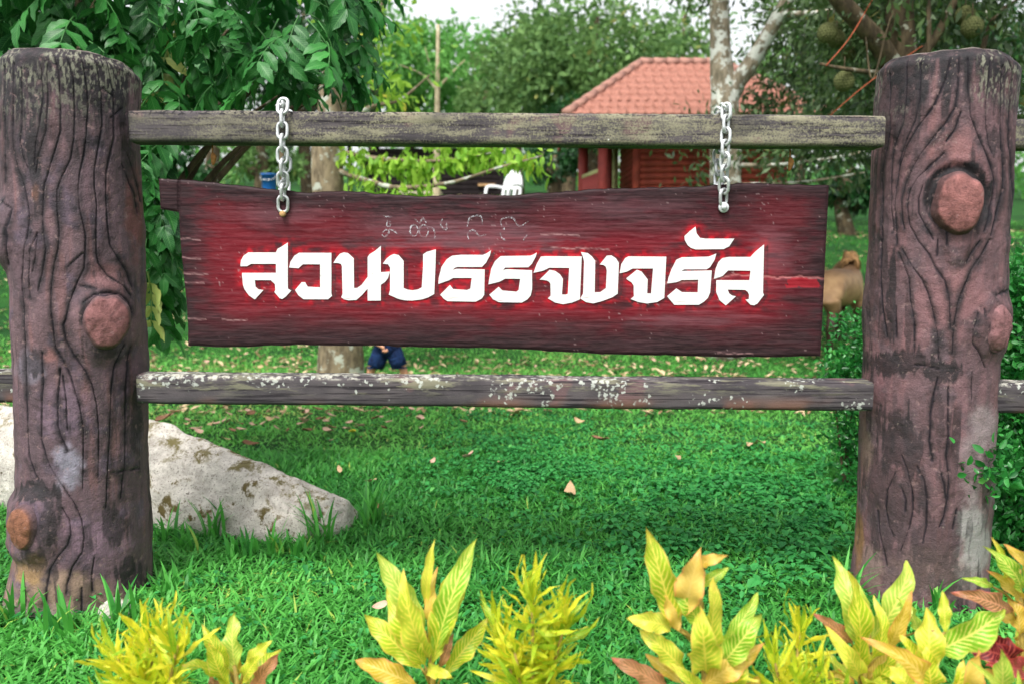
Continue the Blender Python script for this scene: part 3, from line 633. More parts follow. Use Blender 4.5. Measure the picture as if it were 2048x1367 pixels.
def slab(px, py, nx, ny, depth_noise=True):
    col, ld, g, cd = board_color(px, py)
    W = np.empty(px.shape + (3,))
    x, y, z = (px - CX) / F, cP + (CY - py) / F * sP, -sP + (CY - py) / F * cP
    t = YB0 / y; W[..., 0] = t * x; W[..., 1] = YB0; W[..., 2] = CAMZ + t * z
    rel = (g - .5) * .004 * sstep(0, 14, ld) - .004 * np.exp(-(cd / 1.6) ** 2) * sstep(0, 5, ld)
    W[..., 1] -= rel
    i = np.arange(nx)[:, None]; j = np.arange(ny)[None]
    ed = np.minimum(np.minimum(i, nx - 1 - i), np.minimum(j, ny - 1 - j))
    W[..., 1] += .007 * np.clip(1 - ed / 3.0, 0, 1) ** 2
    Vf = W.reshape(-1, 3); f = grid_faces(nx, ny)[:, ::-1]
    ring = [(a, 0) for a in range(nx)] + [(nx - 1, b) for b in range(1, ny)] + [(a, ny - 1) for a in range(nx - 2, -1, -1)] + [(0, b) for b in range(ny - 2, 0, -1)]
    ri = np.array([a * ny + b for a, b in ring]); n0 = len(Vf)
    Vb = Vf[ri].copy(); Vb[:, 1] = YB1
    m = len(ri); k = np.arange(m); k2 = (k + 1) % m
    side = np.stack([ri[k], ri[k2], n0 + k2, n0 + k], -1)
    back = np.array([list(range(n0, n0 + m))])
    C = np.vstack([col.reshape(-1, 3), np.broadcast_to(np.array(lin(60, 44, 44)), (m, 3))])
    return np.vstack([Vf, Vb]), [f[:, ::-1], side, back], C
px_, py_, nx_, ny_ = board_mesh()
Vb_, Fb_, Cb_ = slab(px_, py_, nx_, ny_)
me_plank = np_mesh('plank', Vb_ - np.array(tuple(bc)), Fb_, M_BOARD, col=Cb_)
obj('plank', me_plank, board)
# projecting tongue at the board's top left corner
s_, v_ = np.meshgrid(np.linspace(0, 1, 24), np.linspace(0, 1, 34), indexing='ij')
tpx = (316 + 4 * v_) * (1 - s_) + (357.2 + 1.0 * sstep(.9, 1, v_)) * s_
tpy = np.interp(tpx, *zip(*TOPB)) * (1 - v_) + (418 + 7 * s_) * v_
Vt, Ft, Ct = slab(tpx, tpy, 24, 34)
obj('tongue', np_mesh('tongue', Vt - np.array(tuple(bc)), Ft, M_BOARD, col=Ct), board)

tw = NT('white_letter_paint'); _v = tw.coord(); _vs = tw.coord(scale=(.1, 1, 1))
_c = tw.mix(tw.rng(tw.noise(_v, 12, 5, .7), .60, .74), (.66, .66, .655), lin(176, 178, 170))
_c = tw.mix(tw.rng(tw.noise(_v, 30, 6, .75), .64, .70, 0, .55), _c, lin(150, 128, 124))
_c = tw.mix(tw.rng(tw.noise(_vs, 90, 3), .70, .76, 0, .6), _c, lin(150, 120, 118))
M_LETTER = tw.bsdf(_c, .5, .35, tw.bump(tw.noise(_vs, 120, 4), .2, .003))
for q in LETTERS:
    bm = bmesh.new(); pts = [P(x, y, YB0) for x, y in q]; c = sum(pts, Vector()) / len(pts)
    a = [bm.verts.new((p.x - c.x, -.0035, p.z - c.z)) for p in pts]; b = [bm.verts.new((p.x - c.x, .006, p.z - c.z)) for p in pts]
    n = len(a); sgn = sum(q[i - 1][0] * q[i][1] - q[i][0] * q[i - 1][1] for i in range(n))
    for tri in tessellate_polygon([[Vector((x, y, 0)) for x, y in q]]):
        t3 = [a[k] for k in tri]; fc = bm.faces.new(t3); fc.normal_update()
        if fc.normal.y > 0: fc.normal_flip()
    for i in range(n):
        v4 = (a[i], b[i], b[(i + 1) % n], a[(i + 1) % n]); bm.faces.new(v4 if sgn > 0 else v4[::-1])
    me = bpy.data.meshes.new('letter'); bm.to_mesh(me); bm.free(); me.materials.append(M_LETTER)
    obj('letter', me, board, loc=c - bc)
# faint chalk scribbles above the lettering
tk = NT('chalk'); _v = tk.coord(); _pb = tk.n('ShaderNodeBsdfDiffuse', Color=(.62, .62, .66, 1)); _tr = tk.n('ShaderNodeBsdfTransparent')
_mx = tk.n('ShaderNodeMixShader', _0=tk.rng(tk.noise(_v, 60, 4, .7), .42, .72, .05, .75), _1=_tr.outputs[0], _2=_pb.outputs[0]); tk.t.links.new(_mx.outputs[0], tk.out.inputs['Surface'])
def ell(cx, cy, rx, ry): return [(cx + rx * math.cos(a * .6), cy + ry * math.sin(a * .6)) for a in range(11)]
CHALK = [zR1(p) for p in ([(1160, 5), (1195, 14), (1232, 15)], [(1195, 40), (1190, 80), (1215, 85), (1212, 48)], [(1150, 150), (1175, 165), (1205, 135), (1190, 110), (1158, 132)], [(1205, 108), (1240, 120), (1275, 145)],
    [(1400, 30), (1440, 62), (1462, 22), (1490, 62)], ell(1395, 118, 30, 42), ell(1470, 122, 34, 46), [(1500, 88), (1545, 110), (1555, 182)], [(1612, 30), (1600, 80), (1640, 112), (1642, 60)],
    [(1800, 90), (1822, 20), (1900, 10), (1916, 72)], [(1810, 185), (1802, 140), (1850, 114), (1890, 160), (1940, 150)])] + \
    [zR2(p) for p in ([(780, 150), (762, 62), (820, 30), (900, 40), (962, 122), (1060, 70)], [(760, 190), (770, 240), (815, 275)], [(1005, 275), (1045, 215)], [(790, 120), (800, 160)])]
for q in CHALK:
    w = [P(x, y, YB0 - .0026) - bc for x, y in curve_pts([(x, y, 0) for x, y in q], 4 * len(q)) and [(a, b) for a, b, _ in curve_pts([(x, y, 0) for x, y in q], 4 * len(q))]]
    V = []; n = len(w)
    for i in range(n):
        d = (w[min(i + 1, n - 1)] - w[max(i - 1, 0)]).normalized(); s = Vector((-d.z, 0, d.x)) * (.0032 * (.6 + .5 * math.sin(3.1 * i / n)))
        V += [tuple(w[i] + s), tuple(w[i] - s)]
    f = [(2 * i, 2 * i + 1, 2 * i + 3, 2 * i + 2) for i in range(n - 1)]
    obj('chalk_mark', np_mesh('chalk_mark', np.array(V), np.array(f), tk.m), board)

# ------------------------------------------------------------------ chains
M_STEEL = flat('galvanised_steel', (.62, .64, .64), .38, .5, .55, .18, 60)
M_RUST = flat('rusty_bolt', lin(176, 138, 92), .7, .3, 0, .3, 200)
def link_mesh():
    A, Bw, r = .0225, .0135, .0048; path = []
    for k in range(10): a = -math.pi / 2 + math.pi * k / 9; path.append((A - Bw + Bw * math.cos(a) + 0, Bw * math.sin(a)))
    for k in range(10): a = math.pi / 2 + math.pi * k / 9; path.append((-(A - Bw) + Bw * math.cos(a), Bw * math.sin(a)))
    n = len(path); seg = 8; V = []
    for i in range(n):
        x, y = path[i]; x0, y0 = path[i - 1]; x1, y1 = path[(i + 1) % n]; d = Vector((x1 - x0, y1 - y0, 0)).normalized(); nr = Vector((d.y, -d.x, 0))
        for k in range(seg):
            a = 2 * math.pi * k / seg; V.append(tuple(Vector((x, y, 0)) + nr * (r * math.cos(a)) + Vector((0, 0, r * math.sin(a)))))
    f = [(i * seg + k, i * seg + (k + 1) % seg, ((i + 1) % n) * seg + (k + 1) % seg, ((i + 1) % n) * seg + k) for i in range(n) for k in range(seg)]
    return np_mesh('link', np.array(V) * 1.47, np.array(f), M_STEEL)
ME_LINK = link_mesh(); PITCHL = .0487
def make_chain(bx, by, tx, ty, roll0, label, bolt_mat, lean):
    B = P(bx, by, YB0 - .012); T = P(tx, ty, YR0 - .018); topz = T.z
    xt = T.x
    path = [B + Vector((0, 0, .012)), P(bx, by - 22, YB0 - .014), P((bx + tx) / 2, (by + ty) / 2, YR0 - .02), Vector((xt, YR0 - .016, topz - .03)), Vector((xt, YR0 - .004, topz + .012)), Vector((xt + lean, (YR0 + YR1) / 2, topz + .018)),
            Vector((xt + lean, YR1 + .008, topz + .008)), Vector((xt + lean, YR1 + .018, topz - .05)), Vector((bx * 0 + xt + lean * 1.6, YB1 + .03, B.z + .10)), Vector((B.x + lean, YB1 + .012, B.z + .01))]
    dense = [Vector(p) for p in curve_pts(path, 400)]
    root = empty('chain', B); tag(root, label, 'chain', 'steel chains holding up the sign')
    acc = PITCHL * .5; s = 0; k = 0; pos = []
    for i in range(1, 400):
        dl = (dense[i] - dense[i - 1]).length
        while s + dl >= acc:
            u = (acc - s) / dl; pos.append((dense[i - 1].lerp(dense[i], u), (dense[min(i + 3, 399)] - dense[max(i - 4, 0)]).normalized())); acc += PITCHL
        s += dl
    for i, (p, d) in enumerate(pos):
        o = bpy.data.objects.new('link', ME_LINK); link(o, root)
        side = Vector((1, 0, 0)); n2 = d.cross(side).normalized(); sd = n2.cross(d).normalized()
        m = Matrix((d, sd, n2)).transposed()
        a = roll0 + (math.pi / 2) * (i % 2) + random.uniform(-.12, .12)
        o.matrix_local = Matrix.Translation(p - B) @ m.to_4x4() @ Matrix.Rotation(a, 4, 'X')
    mb = MB(); mb.tube([(0, .02, 0), (0, -.012, 0), (0, -.016, 0)], [.010, .0125, .009], 14)
    obj('bolt', mb.mesh('bolt', bolt_mat), root, loc=(0, 0, -.004))
    if bolt_mat is M_STEEL:
        mb = MB(); mb.tube([(0, .004, 0), (0, -.006, 0), (0, -.0075, 0)], [.0215, .0215, .019], 22); obj('washer', mb.mesh('washer', M_STEEL), root, loc=(0, 0, -.004))
make_chain(566, 426, 564, 214, 0.0, 'galvanised chain with a rusty bolt at the notched end of the sign', M_RUST, -.022)
make_chain(1447, 413, 1453, 222, math.pi / 4, 'twisted galvanised chain with a bright washer and bolt on the sign', M_STEEL, .006)
# ------------------------------------------------------------------ lawn: grass blades and low weeds (uncountable)
def keep_out(x, y):
    """True where nothing grows: inside the posts and the boulder"""
    m = np.zeros(x.shape, bool)
    for cx, cy, r in ((POST_XL, YP - .03, .33), (POST_XR, YP, .28)): m |= (x - cx) ** 2 + (y - cy) ** 2 < r * r
    return m
POST_XL, POST_XR = P(150, 1000, YP).x, P(1850, 1000, YP).x
def shade_noise(x, y): return fbm(x * .9, y * .9, 0, 201, 3)
M_GRASS = leafmat('grass_blades', lin(38, 114, 42), lin(94, 178, 76), lin(160, 188, 84), .35, .5, .35)
M_GRASSF = leafmat('far_grass', lin(64, 136, 56), lin(112, 184, 84), lin(165, 180, 100), .35, .6, .2)
M_WEED = leafmat('weed_leaves', lin(28, 102, 48), lin(66, 156, 76), lin(100, 180, 90), .3, .5, .3)
def blades(name, n, y0, y1, L0, L1, w, mat, pw=1.0, lean=1.0, margin=.9, dens=None):
    y = y0 + (y1 - y0) * RNG.random(n) ** pw; hwid = .66 * y + margin
    x = (RNG.random(n) * 2 - 1) * hwid
    k = ~keep_out(x, y)
    if dens is not None: k &= RNG.random(n) < dens(x, y)
    x, y = x[k], y[k]; n = len(x); z = terrain(x, y)
    # blades grow from tufts: pull toward tuft centres
    cell = .06; tx = np.floor(x / cell) * cell + cell / 2; ty = np.floor(y / cell) * cell + cell / 2
    x = x + (tx - x) * .35; y = y + (ty - y) * .35
    a = RNG.random(n) * 2 * math.pi; L = L0 + (L1 - L0) * RNG.random(n) ** 1.5
    L *= .35 + 1.35 * fbm(x * 3.1, y * 3.1, 0, 211, 3)
    el = (.35 + .9 * RNG.random(n)) / lean; ww = w * (.6 + .8 * RNG.random(n)); dx, dy = np.cos(a), np.sin(a); bend = .35 + .9 * RNG.random(n)
    ce, se = np.cos(el), np.sin(el)
    def pt(t, side):
        r = L * (ce * t + .25 * bend * t * t); h = L * (se * t - .42 * bend * t * t)
        wd = ww * side
        return np.stack([x + dx * r - dy * wd, y + dy * r + dx * wd, z + np.maximum(h, .004 * t) - .003], -1)
    V = np.stack([pt(0, -.35), pt(0, .35), pt(.5, -.5), pt(.5, .5), pt(1., 0)], 1).reshape(-1, 3)
    b = np.arange(n) * 5
    f4 = np.stack([b, b + 1, b + 3, b + 2], -1); f3 = np.stack([b + 2, b + 3, b + 4], -1)
    rnd = np.clip(.5 * RNG.random(n) + 1.1 * (shade_noise(x, y) - .30) + np.where(RNG.random(n) > .985, .5, 0), 0, 1)
    me = np_mesh(name, V, [f4, f3], mat, attrs={'rnd': np.repeat(rnd, 5)})
    return tag(obj(name, me), kind='stuff')
g1 = blades('lawn_grass', 165000, 2.0, 6.2, .045, .12, .0105, M_GRASS, 1.0)
tag(g1, 'short broad-bladed green grass covering the lawn', 'grass')
g2 = blades('lawn_grass', 105000, 5.6, 12.5, .04, .09, .012, M_GRASSF, .8)
tag(g2, 'lighter short grass on the lawn further back', 'grass')
g3 = blades('lawn_grass', 42000, 12.0, 30, .06, .13, .028, M_GRASSF, .7)
tag(g3, 'distant grass on the slope below the trees', 'grass')
def weeds(name, n, region, L0, L1, mat, seed, hgt=.05):
    """low broad-leaved ground cover, leaves in rosettes"""
    rg = np.random.default_rng(seed); px, py = region(rg, n)
    c = np.array([tuple(G(a, b)) for a, b in zip(px, py)]); m = len(c)
    per = 6; a0 = rg.random(m) * 6.28; N = m * per
    C = np.repeat(c, per, 0); a = np.repeat(a0, per) + np.tile(np.arange(per) * 2.4, m) + rg.normal(0, .2, N)
    L = L0 + (L1 - L0) * rg.random(N); hz = hgt * (.35 + rg.random(m).repeat(per)); tilt = rg.normal(.1, .35, N); ww = L * (.30 + .1 * rg.random(N))
    dx, dy = np.cos(a), np.sin(a); rr = .012 + .03 * rg.random(N)
    zb = terrain(C[:, 0], C[:, 1]) + hz
    def pt(t, s, dz=0):
        r = rr + L * t * np.cos(tilt); return np.stack([C[:, 0] + dx * r - dy * ww * s, C[:, 1] + dy * r + dx * ww * s, zb + L * np.sin(tilt) * t - .3 * L * t * t + dz], -1)
    V = np.stack([pt(0, 0), pt(.35, -.9, .004), pt(.45, 0, -.004), pt(.35, .9, .004), pt(.75, -.6, .0), pt(.75, .6, 0), pt(1, 0)], 1).reshape(-1, 3)
    b = np.arange(N) * 7
    f3 = np.concatenate([np.stack([b, b + 2, b + 1], -1), np.stack([b, b + 3, b + 2], -1)])
    f4 = np.concatenate([np.stack([b + 1, b + 2, b + 6, b + 4], -1), np.stack([b + 2, b + 3, b + 5, b + 6], -1)])
    rnd = np.clip(np.repeat(rg.random(m), per) * .5 + .5 * rg.random(N), 0, 1)
    return tag(obj(name, np_mesh(name, V, [f3, f4], mat, attrs={'rnd': np.repeat(rnd, 7)})), kind='stuff')
def reg_gauss(cx, cy, sx, sy, y0=790):
    def f(rg, n): return cx + sx * rg.normal(0, 1, n), np.maximum(cy + sy * rg.normal(0, 1, n), y0)
    return f
tag(weeds('ground_cover', 950, reg_gauss(1480, 1000, 170, 75, 850), .03, .065, M_WEED, 1), 'low broad-leaved weeds carpeting the lawn beside the post with the round stub', 'weeds')
tag(weeds('ground_cover', 700, reg_gauss(1080, 920, 120, 50, 830), .025, .05, M_WEED, 2), 'small leafy weeds mixed into the grass under the sign', 'weeds')
tag(weeds('ground_cover', 420, lambda rg, n: (rg.uniform(-100, 2150, n), rg.uniform(840, 1360, n)), .02, .045, M_WEED, 3), 'scattered small clover-like leaves among the grass blades', 'weeds')

# tall grass clumps round the boulder and the post foot
def clump(px, py, n, L, label, w=.010, spread=.05, seed=0, mat=None):
    rg = np.random.default_rng(seed + 500); c = G(px, py); root = empty('grass_clump', (c.x, c.y, float(terrain(c.x, c.y)))); tag(root, label, 'grass', 'tall grass clumps')
    for i in range(n):
        a = rg.uniform(0, 6.28); l = L * rg.uniform(.55, 1.1); lean_ = rg.uniform(.15, .75); bx, by = rg.normal(0, spread, 2) * .6; V = []
        for k in range(6):
            t = k / 5; r = l * lean_ * t * t; h = l * (t - .35 * lean_ * t * t); ws = w * (1 - t ** 2.2) * (.7 + .5 * math.sin(t * 2))
            V += [(bx + math.cos(a) * r - math.sin(a) * ws, by + math.sin(a) * r + math.cos(a) * ws, h - .005), (bx + math.cos(a) * r + math.sin(a) * ws, by + math.sin(a) * r - math.cos(a) * ws, h - .005)]
        f = [(2 * k, 2 * k + 1, 2 * k + 3, 2 * k + 2) for k in range(5)]
        obj('blade', np_mesh('blade', np.array(V), np.array(f), mat or M_GRASS, attrs={'rnd': np.full(12, rg.uniform(.1, .95))}), root)
for i, (px, py, n, L, lab) in enumerate([
    (640, 1085, 26, .30, 'tall grass clump against the tapering end of the boulder'), (745, 1050, 26, .30, 'tall grass clump just beyond the tip of the boulder'),
    (430, 1075, 18, .26, 'tall grass clump in front of the middle of the boulder'), (335, 1080, 12, .22, 'tall grass tuft between post and boulder'), (545, 1110, 18, .2, 'low grass clump under the lower edge of the boulder'),
    (120, 1275, 16, .22, 'grass clump in front of the post with the orange knot'), (240, 1255, 12, .26, 'grass clump growing over the small pale stone'), (340, 1190, 14, .18, 'grass tuft at the side of the post foot'), (30, 1240, 14, .2, 'grass clump on the root flare of the post'),
    (1690, 1215, 14, .3, 'long grass clump at the foot of the post with the round stub'), (1880, 1235, 8, .22, 'thin grass clump in front of the post foot among crotons'), (20, 1000, 16, .25, 'grass clump on the far side of the post by the boulder'), (480, 1112, 22, .16, 'low grass clump hiding the boulder foot'), (380, 1100, 22, .17, 'grass clump against the boulder foot near the post'), (600, 1112, 20, .15, 'short grass clump beneath the tapering boulder end')]):
    clump(px, py, n, L, lab, seed=i)

# ------------------------------------------------------------------ boulder and stones
tbld = NT('granite'); _v = tbld.coord(); _n1, _n2, _n3 = tbld.noise(_v, 3.2, 6, .62), tbld.noise(_v, 90, 4, .7), tbld.noise(_v, 11, 6, .65)
_geo = tbld.n('ShaderNodeNewGeometry'); _nz = tbld.n('ShaderNodeSeparateXYZ', Vector=_geo.outputs['Normal']).outputs['Z']; _pz = tbld.n('ShaderNodeSeparateXYZ', Vector=_v).outputs['Z']
_c = tbld.mix(tbld.rng(_n3, .3, .7), lin(166, 160, 152), lin(214, 208, 199))
_c = tbld.mix(tbld.rng(_n2, .52, .7), _c, lin(108, 100, 94))
_c = tbld.mix(tbld.math('MULTIPLY', tbld.rng(_n3, .53, .62), tbld.rng(tbld.math('ADD', _n1, tbld.math('MULTIPLY', tbld.rng(_pz, .22, .02), .12)), .52, .6)), _c, lin(96, 84, 50))
_c = tbld.mix(tbld.math('MULTIPLY', tbld.rng(_nz, .60, .80), tbld.rng(tbld.noise(_v, 9, 6, .75), .46, .58)), _c, lin(108, 100, 66))
_c = tbld.mix(tbld.rng(tbld.noise(_v, 18, 5, .7), .62, .7), _c, lin(70, 58, 38))
M_ROCK = tbld.bsdf(_c, .9, .2, tbld.bump(tbld.math('ADD', _n3, tbld.math('MULTIPLY', _n2, .4)), .9, .02))
def ico(sub):
    bm = bmesh.new(); bmesh.ops.create_icosphere(bm, subdivisions=sub, radius=1.0)
    V = np.array([tuple(v.co) for v in bm.verts]); Fc = np.array([[v.index for v in f.verts] for f in bm.faces]); bm.free(); return V, Fc
def make_boulder():
    """a long low wedge, lofted over stations: front foot, ridge and back foot"""
    st = [-260, -120, 0, 120, 240, 300, 400, 500, 600, 660, 695, 716]
    top = [860, 822, 818, 822, 834, 846, 879, 918, 963, 990, 1008, 1032]; foot = [990, 1005, 1018, 1032, 1046, 1054, 1064, 1080, 1088, 1080, 1064, 1044]
    dr = [.30, .34, .36, .36, .34, .33, .30, .27, .22, .16, .10, .03]; db = [.75, .85, .9, .9, .86, .84, .76, .66, .5, .36, .22, .06]
    n, m = 170, 72; V = np.zeros((n, m, 3))
    for i in range(n):
        px = -260 + 976 * (i / (n - 1)) ** .92; q = lambda a: float(np.interp(px, st, a))
        fp = G(px, q(foot)); rd = P(px, q(top), fp.y + q(dr)); bk = (rd.x * 1.02, fp.y + q(db), -.06)
        sec = [(fp.x, fp.y + .03, -.16), (fp.x, fp.y, -.02), ((fp.x * .8 + rd.x * .2), fp.y + .10 * q(dr), rd.z * .38), ((fp.x * .45 + rd.x * .55), fp.y + .42 * q(dr), rd.z * .76), (rd.x, rd.y - .04, rd.z * .985), (rd.x, rd.y + .05, rd.z * .99), ((rd.x + bk[0]) / 2, (rd.y * .45 + bk[1] * .55), rd.z * .62), bk, (bk[0], bk[1] - .05, -.16)]
        V[i] = np.array(curve_pts(sec, m))
    c = V.reshape(-1, 3).mean(0); W = V.reshape(-1, 3)
    d = np.stack([W[:, 0] * 0, (W[:, 1] - c[1]), np.maximum(W[:, 2], 0) * 2.2], -1); d /= np.linalg.norm(d, axis=1)[:, None] + 1e-6
    nz = (fbm(W[:, 0] * 3, W[:, 1] * 3, W[:, 2] * 3, 301, 3) - .5) * .10; n1 = fbm(W[:, 0] * 11, W[:, 1] * 11, W[:, 2] * 11, 305, 5) - .5
    crack = np.abs(fbm(W[:, 0] * 4 + W[:, 2] * 2, W[:, 1] * 4, W[:, 2] * 4, 309, 3) - .5)
    W = W + d * (nz + n1 * .05 - .02 * np.exp(-(crack / .008) ** 2))[:, None]
    org = np.array([c[0], c[1], 0.]); caps = [np.array([list(range(m))]), np.array([[(n - 1) * m + k for k in range(m)][::-1]])]
    o = obj('boulder', np_mesh('boulder', W - org, [grid_faces(n, m)[:, ::-1]] + caps, M_ROCK), loc=org)
    return tag(o, 'long pale granite boulder patched with moss lying behind the log post', 'boulder')
make_boulder()
def stone(px, py, sx, sy, sz, seed, label, Y=None):
    V, Fc = ico(4); n = fbm(V[:, 0] * 1.6, V[:, 1] * 1.6, V[:, 2] * 1.6, seed, 4) - .5
    W = V * (1 + n * .7)[:, None] * np.array([sx, sy, sz]); c = G(px, py)
    return tag(obj('stone', np_mesh('stone', W, Fc, M_ROCK), loc=(c.x, c.y, .02 + float(terrain(c.x, c.y)))), label, 'stone')
stone(232, 1240, .065, .05, .075, 31, 'small pale stone at the foot of the post with the orange knot')
stone(-40, 590, .5, .35, .35, 35, 'grey stone on the slope beyond the lawn edge')

# ------------------------------------------------------------------ leaf builder for the crotons
def croton_mat(name, ground_c, vein_c, edge_c, blotch=.5):
    t = NT(name); uv = t.n('ShaderNodeTexCoord').outputs['UV']; s = t.n('ShaderNodeSeparateXYZ', Vector=uv); u, v = s.outputs['X'], s.outputs['Y']
    a = t.math('ABSOLUTE', t.math('SUBTRACT', u, .5)); ob = t.n('ShaderNodeObjectInfo').outputs['Random']
    nz = t.noise(t.coord(scale=(1, 1, 1)), 22, 3); nz2 = t.noise(t.coord(), 60, 3)
    mid = t.rng(a, .055, .02)
    ph = t.math('SUBTRACT', t.math('MULTIPLY', v, 13.0), t.math('MULTIPLY', a, 5.5)); ph = t.math('ADD', ph, t.math('MULTIPLY', nz, 1.2))
    w = t.math('ABSOLUTE', t.math('SUBTRACT', t.math('FRACT', ph), .5)); side = t.rng(w, .22, .12)
    side = t.math('MULTIPLY', side, t.rng(a, .5, .30, .15, 1))
    vein = t.math('MAXIMUM', mid, t.math('MULTIPLY', side, t.rng(nz2, .3, .5, .35, 1)))
    patch = t.rng(t.math('ADD', t.math('MULTIPLY', nz, .7), t.math('MULTIPLY', ob, .6)), .55, .85)
    vein = t.math('MAXIMUM', vein, t.math('MULTIPLY', patch, blotch))
    c = t.mix(vein, ground_c, vein_c)
    e = t.math('MULTIPLY', t.math('MAXIMUM', t.rng(a, .38, .5), t.rng(v, .82, 1.0)), t.rng(nz2, .35, .6, .4, 1.0))
    c = t.mix(t.math('MULTIPLY', e, .8), c, edge_c)
    pb = t.n('ShaderNodeBsdfPrincipled', Base_Color=c, Roughness=.38, Normal=t.bump(vein, .25, .004)); pb.inputs['Specular IOR Level'].default_value = .45
    tr = t.n('ShaderNodeBsdfTranslucent', Color=c); mx = t.n('ShaderNodeMixShader', _0=.5, _1=pb.outputs[0], _2=tr.outputs[0])
    t.t.links.new(mx.outputs[0], t.out.inputs['Surface']); return t.m
CM = {'g': croton_mat('croton_green', lin(134, 192, 44), lin(242, 240, 124), lin(220, 222, 100), .35),
      'y': croton_mat('croton_yellow', lin(176, 204, 46), lin(254, 240, 104), lin(252, 212, 104), .4),
      'o': croton_mat('croton_orange', lin(220, 186, 62), lin(252, 216, 120), lin(242, 150, 104), .7),
      'p': croton_mat('croton_pink', lin(150, 112, 70), lin(226, 160, 120), lin(226, 120, 112), .6),
      'r': croton_mat('croton_red', lin(120, 40, 46), lin(196, 92, 84), lin(214, 84, 70), .5),
      'w': croton_mat('croton_narrow_yellow', lin(170, 206, 36), lin(252, 238, 70), lin(252, 234, 90), .9),
      'x': croton_mat('croton_narrow_green', lin(104, 176, 36), lin(214, 220, 60), lin(230, 220, 70), .4)}
def leaf_mesh(name, base, tip, width, mat, nrm, arch=.12, fold=.25, wave=.06, seed=0, nu=7, nv=18, tipw=.0, widest=.5):
    """one leaf blade from base to tip (world points), facing nrm"""
    base, tip = Vector(base), Vector(tip); ax = tip - base; L = ax.length; d = ax / L
    s = d.cross(nrm).normalized(); n = s.cross(d).normalized()
    ph = random.Random(seed).uniform(0, 6.28); V = []; UV = []
    for i in range(nv):
        t = i / (nv - 1)
        w = width * (max(0, math.sin(math.pi * t ** (math.log(.5) / math.log(widest)))) ** .8) * (1 - .15 * t) + width * .04 * (1 - t)
        c = base + ax * t + n * (arch * L * 4 * t * (1 - t)) - n * (arch * .9 * L * max(0, t - .6) ** 2 * 4)
        w *= 1 + .10 * math.sin(t * 23 + ph * 3) * (1 if nu > 3 else .3)
        for j in range(nu):
            u = j / (nu - 1) * 2 - 1
            wv = wave * width * math.sin(t * 15 + ph + (0 if u > 0 else 1.3)) * abs(u) ** 1.5
            V.append(c + s * (u * w / 2) + n * (fold * abs(u) * w / 2 + wv)); UV.append(((u + 1) / 2, t))
    V = np.array([tuple(v) for v in V])
    return V, grid_faces(nv, nu), np.array(UV)
GROWTH = 0
def croton(cpx, Y, leaves, label, group='crotons planted along the front'):
    """leaves: (base px, base py, tip px, tip py, width px, colour, depth offset of the tip)"""
    x0 = P(cpx, 1367, Y).x; root = empty('croton', (x0, Y, 0)); tag(root, label, 'plant', group); org = Vector((x0, Y, 0)); rr = random.Random(int(cpx))
    bs = []
    for i, (bx, by, tx, ty, w, c) in enumerate(leaves):
        dz = rr.uniform(-.10, .06); b = P(bx, by, Y + rr.uniform(-.02, .02)); t = P(tx, ty, Y + dz); bs.append(b)
        sc = Y / F; nrm = (Vector((rr.uniform(-.35, .35), -1, rr.uniform(.25, .7)))).normalized()
        V, f, uv = leaf_mesh('leaf', b, t, w * sc * .98, None, nrm, arch=rr.uniform(.03, .20), fold=rr.uniform(.15, .5), wave=.2, seed=i)
        obj('leaf', np_mesh('leaf', V - np.array(tuple(org)), f, CM[c], uv=uv), root)
    for i in range(9):          # older leaves low on the stem
        a = rr.uniform(0, 6.28); h = rr.uniform(.06, .28); l = rr.uniform(.11, .18); b = org + Vector((0, 0, h)); d = Vector((math.cos(a), math.sin(a) * .8, rr.uniform(.1, .7))).normalized()
        V, f, uv = leaf_mesh('leaf', b + d * .03, b + d * (l + .03), l * .36, None, Vector((-d.x * .4, -d.y * .4 - .2, 1)), arch=rr.uniform(.04, .14), fold=.3, wave=.12, seed=90 + i)
        obj('leaf', np_mesh('leaf', V - np.array(tuple(org)), f, CM[rr.choice('gyyoyp')], uv=uv), root)
    # stem with short leaf stalks
    mb = MB(); hi = max(b.z for b in bs); top = Vector((0, 0, hi)); mb.tube([(0, 0, -.02), (.006, 0, hi * .5), (sum(b.x for b in bs) / len(bs) - x0, 0, hi)], [.011, .009, .006], 8)
    for b in bs:
        q = b - org; mb.tube([(q.x * .15, 0, max(q.z - .06, .05)), (q.x * .6, q.y * .6, q.z - .02), tuple(q)], [.004, .0035, .003], 6)
    obj('stem', mb.mesh('stem', M_STEM), root); return root
M_STEM = flat('croton_stem', lin(150, 130, 60), .6, .3, 0, .3, 30)
